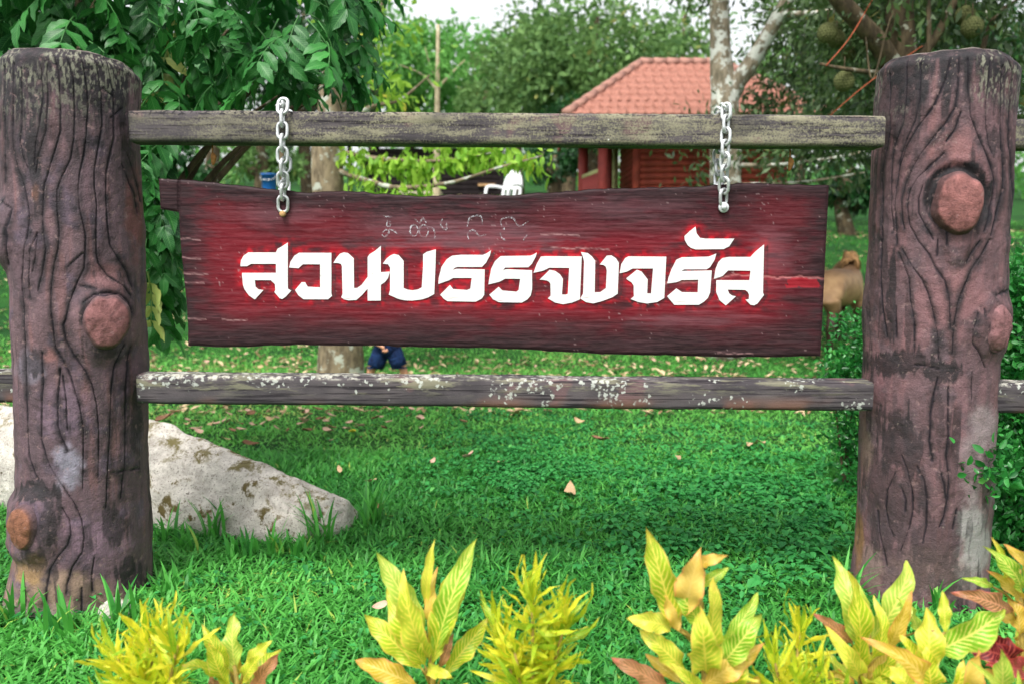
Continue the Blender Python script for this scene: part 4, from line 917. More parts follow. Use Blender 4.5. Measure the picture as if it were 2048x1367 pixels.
def narrow_croton(cpx, Y, stems, nl, Lpx, label, seed, wpx=10):
    """bushy croton with strap-like yellow leaves; stems: px tops"""
    rr = random.Random(seed); x0 = P(cpx, 1367, Y).x; root = empty('croton', (x0, Y, 0)); tag(root, label, 'plant', 'crotons planted along the front'); org = Vector((x0, Y, 0)); sc = Y / F
    shapes = []
    for k in range(8):
        L = 1.0; V, f, uv = leaf_mesh('leaf', (0, 0, 0), (0, 0, L), .125, None, Vector((0, -1, .15)), arch=.03 + .02 * k, fold=.3, wave=.25, seed=k, nu=3, nv=9, widest=.45)
        shapes.append(np_mesh('leaf', V, f, CM['w' if k < 6 else 'x'], uv=uv))
    mb = MB()
    for (sx, sy, n) in stems:
        top = P(sx, sy, Y + rr.uniform(-.08, .1)) - org; mb.tube(curve_pts([(0, 0, -.02), (top.x * .4, top.y * .5, top.z * .5), tuple(top)], 6), [.009, .008, .007, .006, .005, .004], 7)
        for i in range(n):
            h = rr.uniform(.25, 1.0) ** .6; p = Vector((top.x * h ** 1.3, top.y * h, top.z * h)); az = rr.uniform(0, 6.28); el = R(rr.uniform(-5, 50)) + (h - .5) * .9
            if h > .93: el = R(rr.uniform(45, 85))
            L = Lpx * sc * rr.uniform(.65, 1.15)
            d = Vector((math.cos(az) * math.cos(el), math.sin(az) * math.cos(el), math.sin(el))); q = d.to_track_quat('Z', 'Y')
            o = bpy.data.objects.new('leaf', rr.choice(shapes)); link(o, root)
            o.matrix_local = Matrix.Translation(p) @ q.to_matrix().to_4x4() @ Matrix.Rotation(rr.uniform(0, 6.28), 4, 'Z') @ Matrix.Diagonal((L, L, L, 1))
    obj('stem', mb.mesh('stem', M_STEM), root); return root
croton(862, 2.32, [(850, 1260, 753, 1103, 50, 'g'), (852, 1215, 868, 1078, 24, 'y'), (872, 1300, 950, 1078, 56, 'g'), (866, 1325, 934, 1106, 62, 'y'), (858, 1312, 803, 1150, 58, 'y'), (850, 1330, 773, 1170, 54, 'y'), (843, 1335, 728, 1228, 54, 'y'), (830, 1370, 711, 1318, 50, 'o'), (890, 1345, 976, 1236, 46, 'y'), (862, 1255, 871, 1133, 26, 'o'), (880, 1335, 906, 1266, 20, 'p'), (850, 1335, 902, 1352, 30, 'y'), (860, 1390, 800, 1400, 40, 'o'), (865, 1395, 930, 1372, 34, 'y')],
    'broad-leaved croton with green and yellow ribbed leaves standing clear on the lawn edge')
croton(478, 2.28, [(474, 1345, 468, 1224, 46, 'g'), (455, 1335, 406, 1252, 38, 'y'), (455, 1370, 418, 1284, 40, 'y'), (490, 1330, 543, 1280, 30, 'y'), (485, 1362, 526, 1304, 32, 'y'), (470, 1370, 478, 1295, 28, 'o'), (500, 1392, 557, 1306, 38, 'p'), (440, 1395, 420, 1350, 26, 'p'), (480, 1395, 510, 1380, 30, 'o')],
    'small croton of green, orange and pink leaves beside the bushy yellow one')
croton(1405, 2.22, [(1350, 1250, 1293, 1055, 58, 'y'), (1368, 1225, 1400, 1100, 62, 'o'), (1392, 1130, 1454, 1110, 26, 'o'), (1395, 1172, 1458, 1134, 26, 'g'), (1354, 1258, 1330, 1165, 42, 'o'), (1345, 1252, 1256, 1236, 46, 'y'), (1402, 1252, 1342, 1160, 42, 'g'), (1410, 1330, 1430, 1160, 46, 'y'), (1430, 1312, 1519, 1183, 36, 'g'), (1412, 1345, 1402, 1226, 72, 'y'), (1440, 1332, 1521, 1229, 56, 'g'), (1370, 1342, 1282, 1259, 50, 'y'), (1345, 1382, 1223, 1314, 42, 'p'), (1362, 1364, 1290, 1306, 26, 'o'), (1400, 1372, 1526, 1288, 52, 'o'), (1450, 1402, 1492, 1300, 46, 'y'), (1400, 1400, 1350, 1330, 40, 'y'), (1430, 1410, 1530, 1350, 40, 'o')],
    'largest croton, tall yellow-green and peach leaves, on the lawn edge under the sign')
croton(1722, 2.35, [(1715, 1292, 1670, 1113, 62, 'g'), (1735, 1282, 1822, 1123, 62, 'g'), (1716, 1332, 1702, 1145, 52, 'y'), (1772, 1302, 1824, 1186, 32, 'o'), (1702, 1284, 1631, 1227, 30, 'p'), (1716, 1352, 1658, 1258, 42, 'y'), (1836, 1262, 1796, 1194, 30, 'g'), (1725, 1330, 1760, 1200, 40, 'y'), (1730, 1380, 1790, 1290, 40, 'y'), (1710, 1390, 1650, 1340, 40, 'o')],
    'croton with upright lime green leaves in front of the stubbed log post')
croton(1858, 2.2, [(1866, 1302, 2011, 1219, 72, 'g'), (1890, 1262, 1886, 1181, 26, 'y'), (1850, 1352, 1856, 1216, 62, 'y'), (1842, 1370, 1746, 1279, 50, 'o'), (1850, 1362, 1804, 1269, 42, 'y'), (1872, 1382, 1963, 1306, 62, 'o'), (1832, 1402, 1777, 1329, 52, 'y'), (1880, 1400, 1930, 1330, 50, 'y'), (1860, 1395, 1850, 1290, 50, 'y')],
    'low croton of yellow and peach leaves with one long green leaf')
croton(2038, 2.4, [(2040, 1182, 1976, 1094, 38, 'g'), (2012, 1162, 1990, 1079, 24, 'y'), (2042, 1202, 1979, 1141, 32, 'o'), (2022, 1222, 1912, 1183, 42, 'p'), (1985, 1172, 1928, 1155, 20, 'g'), (2062, 1142, 2012, 1089, 28, 'o'), (2012, 1312, 1924, 1290, 52, 'r'), (2032, 1332, 1964, 1260, 62, 'r'), (2040, 1250, 1990, 1220, 30, 'o'), (2050, 1180, 2090, 1080, 50, 'g'), (2040, 1340, 1985, 1330, 50, 'r'), (2050, 1300, 2095, 1240, 60, 'r'), (2035, 1280, 2020, 1190, 36, 'o')],
    'tall croton with deep red lower leaves beside the small-leaved hedge')
croton(1990, 2.12, [(2000, 1402, 2004, 1299, 44, 'g'), (1975, 1402, 1958, 1329, 28, 'g'), (1995, 1420, 2040, 1350, 34, 'g'), (1980, 1425, 1930, 1375, 30, 'y')],
    'young plain green croton in front of the red-leaved one')
narrow_croton(1065, 2.3, [(1065, 1205, 85), (1000, 1260, 60), (1130, 1245, 60), (1030, 1305, 45), (1110, 1315, 45)], 0, 100, 'bushy croton of narrow yellow strap leaves beside the broad-leaved croton', 21)
narrow_croton(300, 2.22, [(300, 1275, 90), (235, 1310, 65), (355, 1290, 65), (290, 1350, 60)], 0, 105, 'bushy croton of narrow yellow leaves in front of the small stone', 22)
narrow_croton(1592, 2.3, [(1598, 1260, 52), (1550, 1325, 46), (1640, 1340, 46)], 0, 85, 'sparse croton of narrow yellow-green leaves between two broad-leaved ones', 23)
narrow_croton(1590, 2.1, [(1600, 1370, 44), (1670, 1380, 36)], 0, 80, 'low croton of narrow pale yellow leaves in the foremost row', 24)

# ------------------------------------------------------------------ fallen leaves
DRY = [flat('dry_leaf_tan', lin(182, 152, 118), .8, .2, 0, .25, 30), flat('dry_leaf_brown', lin(128, 94, 72), .8, .2, 0, .35, 30), flat('dry_leaf_pink', lin(188, 156, 136), .8, .2, 0, .2, 30), flat('dry_leaf_yellow', lin(206, 190, 60), .7, .2, 0, .2, 30)]
def dry_meshes():
    out = []
    for k in range(12):
        rr = random.Random(900 + k); V = []; nv, nu = 9, 5; curl = rr.uniform(.4, 1.6); twist = rr.uniform(-1.2, 1.2)
        for i in range(nv):
            t = i / (nv - 1); w = .23 * math.sin(math.pi * t ** .85) ** .75 + .005; a = curl * (t - .5)
            c = Vector((math.sin(a) / max(curl, .1), 0, (1 - math.cos(a)) / max(curl, .1)))
            for j in range(nu):
                u = j / (nu - 1) * 2 - 1; b = twist * (t - .5); lift = .55 * w * u * u * (1 if k % 3 else -.4)
                V.append(tuple(c + Vector((0, math.cos(b), math.sin(b))) * (u * w) + Vector((0, 0, lift)) + Vector((0, 0, .02 * math.sin(9 * t + 5 * u)))))
        out.append(np_mesh('dry_leaf', np.array(V), grid_faces(nv, nu), DRY[(0, 1, 2, 0, 2, 1, 0, 2, 1, 0, 2, 3)[k]]))
    return out
DM = dry_meshes()
def put_leaf(x, y, size, k, rr, lab, grp, zz=.058):
    o = bpy.data.objects.new('dry_leaf', DM[k]); link(o); o.location = (x, y, float(terrain(x, y)) + zz); o.scale = (size,) * 3
    o.rotation_euler = (rr.gauss(0, .3), rr.gauss(0, .3), rr.uniform(0, 6.28))
    if grp: lab = ('tan', 'dark brown', 'pale pinkish', 'tan', 'pale pinkish', 'dark brown', 'tan', 'pale pinkish', 'dark brown', 'tan', 'pale pinkish', 'yellow')[k] + ' ' + lab
    return tag(o, lab, 'leaf', grp)
rr = random.Random(77)
for (px, py, k, s, lab) in [(1140, 980, 0, .10, 'long tan dry leaf lying alone in the grass below the sign centre'), (1200, 878, 5, .10, 'brown curled dry leaf tilted up out of the weeds'), (938, 912, 2, .085, 'pinkish dry leaf on the open grass below the lower rail'), (1002, 922, 9, .05, 'small curled tan leaf on the open grass'), (1356, 912, 9, .07, 'pale dry leaf standing upright in the weeds'), (1505, 885, 0, .08, 'tan dry leaf of a loose pair near the stubbed post'), (1522, 880, 6, .07, 'smaller dry leaf of a loose pair near the stubbed post'),
        (866, 922, 7, .05, 'narrow pink dry leaf near the tip of the boulder'), (705, 865, 11, .07, 'yellow fallen leaf on the grass past the boulder'), (838, 838, 2, .10, 'broad pinkish fallen leaf just under the lower rail'), (1158, 840, 0, .07, 'tan fallen leaf just under the lower rail'), (1030, 825, 9, .09, 'flat tan leaf at the underside of the lower rail'), (500, 890, 5, .09, 'dark brown dry leaf on the grass above the boulder'), (330, 835, 1, .12, 'large brown curled leaf at the upper edge of the boulder'), (760, 1212, 2, .05, 'pink dry leaf behind the broad-leaved croton')]:
    c = G(px, py, .07); put_leaf(c.x, c.y, s * 1.5, k, rr, lab, None, .07)
n = 0
while n < 200:
    px = rr.uniform(-60, 2100); py = rr.uniform(692, 745) if rr.random() < .6 else rr.uniform(805, 1100)
    if py > 790 and px > 800 and rr.random() < .8: continue
    if py > 900 and rr.random() < .75: continue
    c = G(px, py); put_leaf(c.x, c.y, rr.uniform(.045, .10), rr.choice([0, 1, 2, 3, 4, 5, 6, 7, 8, 9, 10, 0, 2, 6, 9, 10]), rr, 'dry curled leaf scattered on the lawn', 'dry leaves scattered over the lawn'); n += 1
for i in range(70):
    px, py = rr.gauss(560, 190), rr.uniform(806, 880)
    if px < 318 or px > 930: continue
    c = G(px, py); put_leaf(c.x, c.y, rr.uniform(.06, .12), rr.choice([0, 1, 2, 4, 5, 7, 8, 10, 2, 7, 10]), rr, 'dry curled leaf scattered on the lawn', 'dry leaves scattered over the lawn')
def litter():
    rg = np.random.default_rng(66); N = 6500; y = 7.6 + 14 * rg.random(N) ** 1.1; x = (rg.random(N) * 2 - 1) * (.66 * y + .8); a = rg.random(N) * 6.28; L = .028 + .044 * rg.random(N); t = rg.normal(0, .5, N); z = terrain(x, y) + .045
    dx, dy = np.cos(a), np.sin(a)
    def pt(u, s, h): return np.stack([x + dx * L * u - dy * L * s, y + dy * L * u + dx * L * s, z + L * (h + t * u * .6)], -1)
    V = np.stack([pt(-1, 0, 0), pt(0, -.42, .25), pt(.1, 0, 0), pt(0, .42, .25), pt(1, 0, .15)], 1).reshape(-1, 3); b = np.arange(N) * 5
    f = np.concatenate([np.stack([b, b + 2, b + 1], -1), np.stack([b, b + 3, b + 2], -1), np.stack([b + 1, b + 2, b + 4], -1), np.stack([b + 2, b + 3, b + 4], -1)])
    m = leafmat('leaf_litter', lin(140, 112, 84), lin(206, 182, 146), None, .15, .8, .1)
    tag(obj('leaf_litter', np_mesh('leaf_litter', V, f, m, attrs={'rnd': np.repeat(rg.random(N), 5)})), 'far scatter of pale fallen leaves over the lawn', 'leaves', kind='stuff')
litter()
# ------------------------------------------------------------------ bark, leaf masses, trees
def bark_mat(name, a, b, lich, amt=.55):
    t = NT(name); v = t.coord(); vs = t.coord(scale=(1, 1, .35)); n1, n2 = t.noise(vs, 14, 5, .65), t.noise(v, 6, 5, .65)
    c = t.mix(t.rng(n1, .35, .65), a, b); c = t.mix(t.rng(n2, amt, amt + .06), c, lich); c = t.mix(t.rng(t.noise(v, 30, 3), .66, .72), c, lin(60, 66, 44))
    return t.bsdf(c, .9, .15, t.bump(n1, .8, .02))
M_BARK = bark_mat('lichen_bark', lin(92, 82, 66), lin(138, 124, 100), lin(168, 172, 158), .545)
M_BARKL = bark_mat('pale_lichen_bark', lin(104, 96, 80), lin(150, 138, 118), lin(196, 198, 188), .49)
M_BARKD = bark_mat('dark_bark', lin(62, 54, 42), lin(96, 84, 64), lin(150, 152, 136), .58)
M_BARKP = bark_mat('pale_bark', lin(150, 138, 112), lin(188, 174, 144), lin(200, 192, 170), .62)
def leaf_cloud(cen, rnd, L, W, dirs, rg, fold=.18):
    """many folded leaf blades; cen (N,3), dirs (N,3) unit"""
    N = len(cen); up = rg.normal(0, 1, (N, 3)); s = np.cross(dirs, up); s /= np.linalg.norm(s, axis=1)[:, None] + 1e-9; n = np.cross(s, dirs)
    L = np.broadcast_to(L, N)[:, None]; W = np.broadcast_to(W, N)[:, None]
    q = lambda t, w: cen + dirs * L * t + s * W * w + n * W * (fold * abs(w) * 2 - .25 * t * t)
    V = np.stack([q(0, 0), q(.22, .38), q(.58, .46), q(.85, .24), q(1, 0), q(.85, -.24), q(.58, -.46), q(.22, -.38), q(.5, 0)], 1).reshape(-1, 3); b = np.arange(N) * 9
    f = np.concatenate([np.stack([b + k, b + (k + 1) % 8, b + 8], -1) for k in range(8)])
    return V, f, np.repeat(rnd, 9)
def leaf_cloud2(cen, rnd, L, W, dirs, rg):
    """cheaper: one folded quad per leaf"""
    N = len(cen); up = rg.normal(0, 1, (N, 3)); s = np.cross(dirs, up); s /= np.linalg.norm(s, axis=1)[:, None] + 1e-9
    L = np.broadcast_to(L, N)[:, None]; W = np.broadcast_to(W, N)[:, None]
    V = np.stack([cen, cen + dirs * L * .5 + s * W * .5, cen + dirs * L, cen + dirs * L * .5 - s * W * .5], 1).reshape(-1, 3); b = np.arange(N) * 4
    return V, np.stack([b, b + 1, b + 2, b + 3], -1), np.repeat(rnd, 4)
def clumped(rg, blobs, n, clump_r, per=26, shell=.55):
    """points gathered in twig clumps, mostly in the outer part of ellipsoid blobs (cx,cy,cz,rx,ry,rz)"""
    blobs = np.array(blobs, float); vol = blobs[:, 3] * blobs[:, 4] * blobs[:, 5]; nc = max(1, n // per)
    bi = rg.choice(len(blobs), nc, p=vol ** .7 / (vol ** .7).sum()); d = rg.normal(0, 1, (nc, 3)); d /= np.linalg.norm(d, axis=1)[:, None]
    r = shell + (1 - shell) * rg.random(nc) ** .6; r *= .82 + .3 * rg.random(nc)
    cc = blobs[bi, :3] + d * r[:, None] * blobs[bi, 3:]
    c = np.repeat(cc, per, 0) + rg.normal(0, clump_r, (nc * per, 3)); tone = np.repeat(rg.random(nc), per)
    return c, tone, np.repeat(d, per, 0)
def tree(name, label, base, trunk_pts, trunk_r, limbs, blobs, n, L, W, leaf_m, bark_m, seed, clump_r=.25, droop=.3, group=None, per=26, cat='tree', cheap=True, shell=.55, extra=None):
    rg = np.random.default_rng(seed); base = Vector(base); root = empty(name, base); tag(root, label, cat, group)
    mb = MB(); b = np.array(tuple(base))
    if trunk_pts:
        mb.tube([Vector(p) - base for p in curve_pts(trunk_pts, 4 * len(trunk_pts))], list(np.interp(np.linspace(0, 1, 4 * len(trunk_pts)), np.linspace(0, 1, len(trunk_r)), trunk_r)), 14, rough=.14, seed=seed)
    for lp, lr in limbs:
        mb.tube([Vector(p) - base for p in curve_pts(lp, 4 * len(lp))], list(np.interp(np.linspace(0, 1, 4 * len(lp)), np.linspace(0, 1, len(lr)), lr)), 9, rough=.14, seed=seed + 1)
    if mb.n: obj('trunk', mb.mesh('trunk', bark_m), root)
    c, tone, out = clumped(rg, blobs, n, clump_r, per, shell)
    if extra is not None: c = np.vstack([c, extra[0]]); tone = np.concatenate([tone, extra[1]]); out = np.vstack([out, extra[2]])
    N = len(c); d = out * .6 + rg.normal(0, .7, (N, 3)); d[:, 2] -= droop; d /= np.linalg.norm(d, axis=1)[:, None] + 1e-9
    Ls = L * (.6 + .7 * rg.random(N)); rnd = np.clip(.55 * tone + .45 * rg.random(N), 0, 1)
    V, f, a = (leaf_cloud2 if cheap else leaf_cloud)(c - b, rnd, Ls, Ls * (W / L), d, rg)
    obj('crown', np_mesh('crown', V, f, leaf_m, attrs={'rnd': a}), root); return root
ter = lambda x, y: float(terrain(x, y))
LM_OLIVE = leafmat('olive_foliage', lin(26, 48, 28), lin(80, 106, 58), lin(128, 124, 62), .3, .5, .35)
LM_DARK = leafmat('dark_foliage', lin(12, 38, 20), lin(44, 94, 44), lin(96, 140, 66), .3, .45, .4)
LM_BRIGHT = leafmat('bright_foliage', lin(64, 122, 54), lin(112, 172, 84), lin(150, 190, 90), .4, .6, .2)
LM_MID = leafmat('mid_foliage', lin(62, 98, 54), lin(116, 152, 86), lin(150, 152, 86), .35, .6, .2)
LM_LIME = leafmat('lime_foliage', lin(104, 160, 44), lin(160, 200, 74), lin(204, 194, 74), .45, .5, .3)
LM_HEDGE = leafmat('hedge_foliage', lin(20, 84, 38), lin(60, 146, 62), lin(112, 186, 88), .3, .3, .5)

# ---- large-leaved dark tree beside the left post: compound leaves are parts, the inner mass is one part
t_rb = NT('broad_leaf'); _uv = t_rb.n('ShaderNodeTexCoord').outputs['UV']; _s = t_rb.n('ShaderNodeSeparateXYZ', Vector=_uv); _u, _w = _s.outputs['X'], _s.outputs['Y']
_a = t_rb.math('ABSOLUTE', t_rb.math('SUBTRACT', _u, .5)); _r = t_rb.n('ShaderNodeObjectInfo').outputs['Random']; _q = t_rb.attr('rnd')
_ph = t_rb.math('FRACT', t_rb.math('SUBTRACT', t_rb.math('MULTIPLY', _w, 10), t_rb.math('MULTIPLY', _a, 4)))
_vn = t_rb.math('MAXIMUM', t_rb.rng(_a, .05, .015), t_rb.rng(t_rb.math('ABSOLUTE', t_rb.math('SUBTRACT', _ph, .5)), .1, .03))
_c = t_rb.mix(t_rb.math('ADD', t_rb.math('MULTIPLY', _r, .5), t_rb.math('MULTIPLY', _q, .5)), lin(12, 58, 30), lin(62, 142, 58))
_c = t_rb.mix(t_rb.rng(_r, .93, .95), _c, lin(150, 160, 84))
_c = t_rb.mix(t_rb.math('MULTIPLY', _vn, .4), _c, lin(110, 168, 96))
_pb = t_rb.n('ShaderNodeBsdfPrincipled', Base_Color=_c, Roughness=.45, Normal=t_rb.bump(_vn, -.5, .006)); _pb.inputs['Specular IOR Level'].default_value = .32
_tr = t_rb.n('ShaderNodeBsdfTranslucent', Color=_c); _mx = t_rb.n('ShaderNodeMixShader', _0=.25, _1=_pb.outputs[0], _2=_tr.outputs[0]); t_rb.t.links.new(_mx.outputs[0], t_rb.out.inputs['Surface'])
def spray_mesh(k):
    """a compound leaf: stalk along +X drooping, paired leaflets"""
    rr = random.Random(4000 + k); Vs, Fs, U, A = [], [], [], []; n = 0; pairs = rr.choice([3, 3, 4])
    def sp(t): return Vector((.30 * t, 0, -.10 * t * t))
    for i in range(pairs * 2 + rr.choice([0, 1])):
        t = .12 + .88 * (i // 2 + .6) / (pairs - .2); side = 1 if i % 2 else -1; b = sp(min(t, 1))
        ang = R(rr.uniform(42, 66)); L = rr.uniform(.125, .17)
        d = Vector((math.cos(ang), side * math.sin(ang), rr.uniform(-1.0, -.35))).normalized()
        if i == pairs * 2: d = Vector((1, 0, -.7)).normalized()
        V, f, uv = leaf_mesh('', b, b + d * L, L * rr.uniform(.40, .48), None, Vector((rr.uniform(-.2, .2), side * -.25, 1)), arch=.06, fold=.22, wave=.06, seed=i, nu=5, nv=9)
        Vs.append(V); Fs.append(f + n); U.append(uv); A.append(np.full(len(V), rr.random())); n += len(V)
    mb = MB(); mb.tube([sp(t / 4) for t in range(5)], [.005, .0045, .004, .003, .002], 5); V = mb.V[0]
    Vs.append(V); Fs2 = [np.vstack(Fs)] + [q + n for q in mb.F]; U.append(np.full((len(V), 2), .5)); A.append(np.zeros(len(V)))
    return np_mesh('compound_leaf', np.vstack(Vs), Fs2, t_rb.m, attrs={'rnd': np.concatenate(A)}, uv=np.vstack(U))
SPR = [spray_mesh(k) for k in range(7)]
def broadleaf_tree():
    rr = random.Random(31); base = Vector((P(255, 700, 5.3).x, 5.3, 0)); root = empty('broadleaf_tree', base)
    tag(root, 'dark green tree with large drooping compound leaves behind the knotted post', 'tree')
    mb = MB(); top = P(150, 60, 5.6) - base
    mb.tube(curve_pts([(0, 0, -.1), (.03, 0, .7), (-.02, .1, 1.4), tuple(top)], 14), list(np.linspace(.085, .05, 14)), 12, rough=.15)
    tips = []
    for (px, py, Y) in [(720, 120, 5.6), (620, 60, 5.9), (560, 190, 5.5), (470, 40, 5.4), (380, 130, 5.2), (330, 60, 5.8), (200, -60, 5.4), (60, 20, 5.4), (-150, 60, 5.6), (640, 190, 5.8), (330, 330, 5.1), (-60, 300, 5.4), (430, -120, 5.6), (650, -100, 5.7)]:
        e = P(px, py, Y) - base; s = Vector((0, .06, 1.2 + .5 * rr.random())) if py > 0 else top
        m = s.lerp(e, .5) + Vector((0, 0, .18)); pts = curve_pts([tuple(s), tuple(m), tuple(e)], 9); mb.tube(pts, list(np.linspace(.03, .007, 9)), 7, rough=.1); tips.append([Vector(p) for p in pts])
    obj('trunk', mb.mesh('trunk', M_BARKD), root)
    n = 0; placed = []
    poly = [(-250, -260), (760, -260), (765, 60), (740, 130), (722, 190), (690, 205), (640, 160), (575, 215), (500, 212), (430, 218), (340, 240), (335, 330), (285, 350), (270, 240), (-20, 230), (-250, 330)]
    PX, PY = np.array([0.]), np.array([0.])
    while n < 560:
        if n < 470:
            px, py = rr.uniform(-150, 765), rr.uniform(-150, 350)
            if not inside(np.array([px]), np.array([py]), poly)[0]: continue
            Y = rr.choice([rr.uniform(4.75, 5.2), rr.uniform(5.0, 6.0), rr.uniform(5.6, 6.6)])
        else:
            px, py, Y = rr.gauss(300, 26), rr.uniform(300, 640), rr.uniform(4.6, 5.3)
            if px > 350 or (px < 262 and rr.random() < .8): continue
        placed.append((P(px, py - 26, Y) - base, px, py, Y)); n += 1
    placed.sort(key=lambda q: q[3])
    for i, (p, px, py, Y) in enumerate(placed):
        az = rr.uniform(0, 6.28); pit = rr.uniform(.15, .9)
        if px > 620: az = rr.uniform(-1.2, .6)
        m = Matrix.Translation(p) @ Matrix.Rotation(az, 4, 'Z') @ Matrix.Rotation(pit, 4, 'Y') @ Matrix.Rotation(rr.uniform(-.5, .5), 4, 'X') @ Matrix.Diagonal((1, 1, 1, 1)) @ Matrix.Scale(rr.uniform(.75, 1.12), 4) @ Matrix.Translation((-.15, 0, 0))
        placed[i] = (m, rr.choice(SPR))
    for m, me in placed[:300]:
        o = bpy.data.objects.new('compound_leaf', me); link(o, root); o.matrix_local = m
    Vs, Fs, U, A = [], [], [], []; k = 0
    for m, me in placed[300:]:
        nv = len(me.vertices); co = np.empty(nv * 3, np.float32); me.vertices.foreach_get('co', co); co = co.reshape(-1, 3); M = np.array(m)
        Vs.append(co @ M[:3, :3].T + M[:3, 3]); q = [np.array(p.vertices) for p in me.polygons if len(p.vertices) == 4]; Fs.append(np.array(q) + k)
        A.append(np.full(nv, rr.random())); k += nv
    o = obj('inner_foliage', np_mesh('inner_foliage', np.vstack(Vs), np.vstack(Fs), t_rb.m, attrs={'rnd': np.concatenate(A)}, uv=np.tile((.3, .3), (k, 1))), root); o['kind'] = 'stuff'
broadleaf_tree()

# ---- lichen trunk under the sign with light green hanging leaves
def along(branches, n, spread, rg, below=.12):
    """leaf points hanging along branch polylines"""
    out = []; tone = []; dirs = []
    for br in branches:
        q = np.array(curve_pts(br, 60)); k = rg.integers(6, 60, n // len(branches)); p = q[k] + rg.normal(0, spread, (len(k), 3)); p[:, 2] += -below + .6 * below * rg.random(len(k))
        out.append(p); tone.append(rg.random(len(k))); d = rg.normal(0, .4, (len(k), 3)); d[:, 2] -= .9; dirs.append(d)
    o_, t_, d_ = np.vstack(out), np.concatenate(tone), np.vstack(dirs); a_, b_ = proj(o_); k_ = ~((a_ > 880) & (a_ < 1045) & (b_ > 332)); return o_[k_], t_[k_], d_[k_]
rg = np.random.default_rng(5)
Y1 = 9.6; b1 = G(682, 752); b1 = Vector((b1.x, b1.y, 0)); Y1 = b1.y
br = [[tuple(P(672, 340, Y1)), tuple(P(735, 362, Y1 - .5)), tuple(P(800, 376, Y1 - .8)), tuple(P(900, 366, Y1 - .9)), tuple(P(1000, 335, Y1 - 1)), tuple(P(1085, 312, Y1 - 1))],
      [tuple(P(665, 300, Y1)), tuple(P(760, 318, Y1 - .4)), tuple(P(880, 322, Y1 - .6)), tuple(P(990, 305, Y1 - .7))],
      [tuple(P(665, 260, Y1)), tuple(P(740, 215, Y1)), tuple(P(800, 200, Y1 + .2)), tuple(P(860, 150, Y1 + .3))],
      [tuple(P(665, 250, Y1)), tuple(P(760, 240, Y1 - .4)), tuple(P(850, 262, Y1 - .5)), tuple(P(1000, 280, Y1 - .6))],
      [tuple(P(665, 200, Y1)), tuple(P(720, 100, Y1)), tuple(P(760, 20, Y1)), tuple(P(790, -90, Y1))]]
tree('fruit_tree', 'lichen-spotted trunk with light green hanging leaves behind the sign', b1,
     [tuple(b1 - Vector((0, 0, .1))), tuple(P(680, 640, Y1)), tuple(P(668, 480, Y1)), tuple(P(655, 340, Y1)), tuple(P(665, 180, Y1)), tuple(P(660, -60, Y1))], [.29, .235, .21, .19, .15, .1],
     [(q, [.035, .022, .010]) for q in br], [(*P(730, 60, Y1), .6, .6, .4), (*P(760, 170, Y1), .45, .5, .25), (*P(690, -100, Y1), 1.2, 1.2, .6)], 900, .13, .055, LM_LIME, M_BARK, 50, .14, .9, cheap=False, extra=along([br[0], br[1], br[1], br[3], [br[1][1], br[1][2], br[1][3], tuple(P(1080, 318, Y1 - .8))]], 1000, .07, rg, .03))
# ---- thin pale sapling
Y2 = 15.5; b2 = P(872, 392, Y2); b2.z = ter(b2.x, Y2)
tree('sapling', 'thin pale-stemmed sapling with sparse twigs in front of the slatted shed', b2,
     [tuple(b2), tuple(P(873, 360, Y2)), tuple(P(874, 240, Y2)), tuple(P(875, 165, Y2)), tuple(P(876, 50, Y2))], [.13, .06, .05, .045, .03],
     [([tuple(P(874, 180, Y2)), tuple(P(845, 150, Y2)), tuple(P(800, 130, Y2 - .3))], [.03, .018, .008]), ([tuple(P(874, 178, Y2)), tuple(P(905, 145, Y2)), tuple(P(930, 120, Y2))], [.03, .018, .008]), ([tuple(P(874, 160, Y2)), tuple(P(860, 130, Y2)), tuple(P(850, 95, Y2))], [.02, .012, .006])],
     [(*P(830, 125, Y2), .5, .4, .3), (*P(920, 118, Y2), .3, .3, .25)], 260, .14, .06, LM_BRIGHT, M_BARKP, 51, .16, .5)
# ---- forked durian tree
Y3 = 11.6; b3 = P(1452, 560, Y3); b3.z = ter(b3.x, Y3)
LIM3 = [([tuple(P(1448, 210, Y3)), tuple(P(1475, 165, Y3)), tuple(P(1530, 80, Y3 - .2)), tuple(P(1585, -20, Y3 - .4)), tuple(P(1640, -120, Y3 - .5))], [.15, .12, .10, .08, .06]),
        ([tuple(P(1560, 30, Y3 - .3)), tuple(P(1640, 25, Y3 - .8)), tuple(P(1720, 10, Y3 - 1.0))], [.04, .03, .015]),
        ([tuple(P(1465, 330, Y3)), tuple(P(1560, 330, Y3 - .5)), tuple(P(1700, 310, Y3 - 1)), tuple(P(1760, 290, Y3 - 1))], [.03, .025, .018, .01]),
        ([tuple(P(1465, 370, Y3)), tuple(P(1600, 365, Y3 - .5)), tuple(P(1730, 345, Y3 - .8))], [.025, .02, .01])]
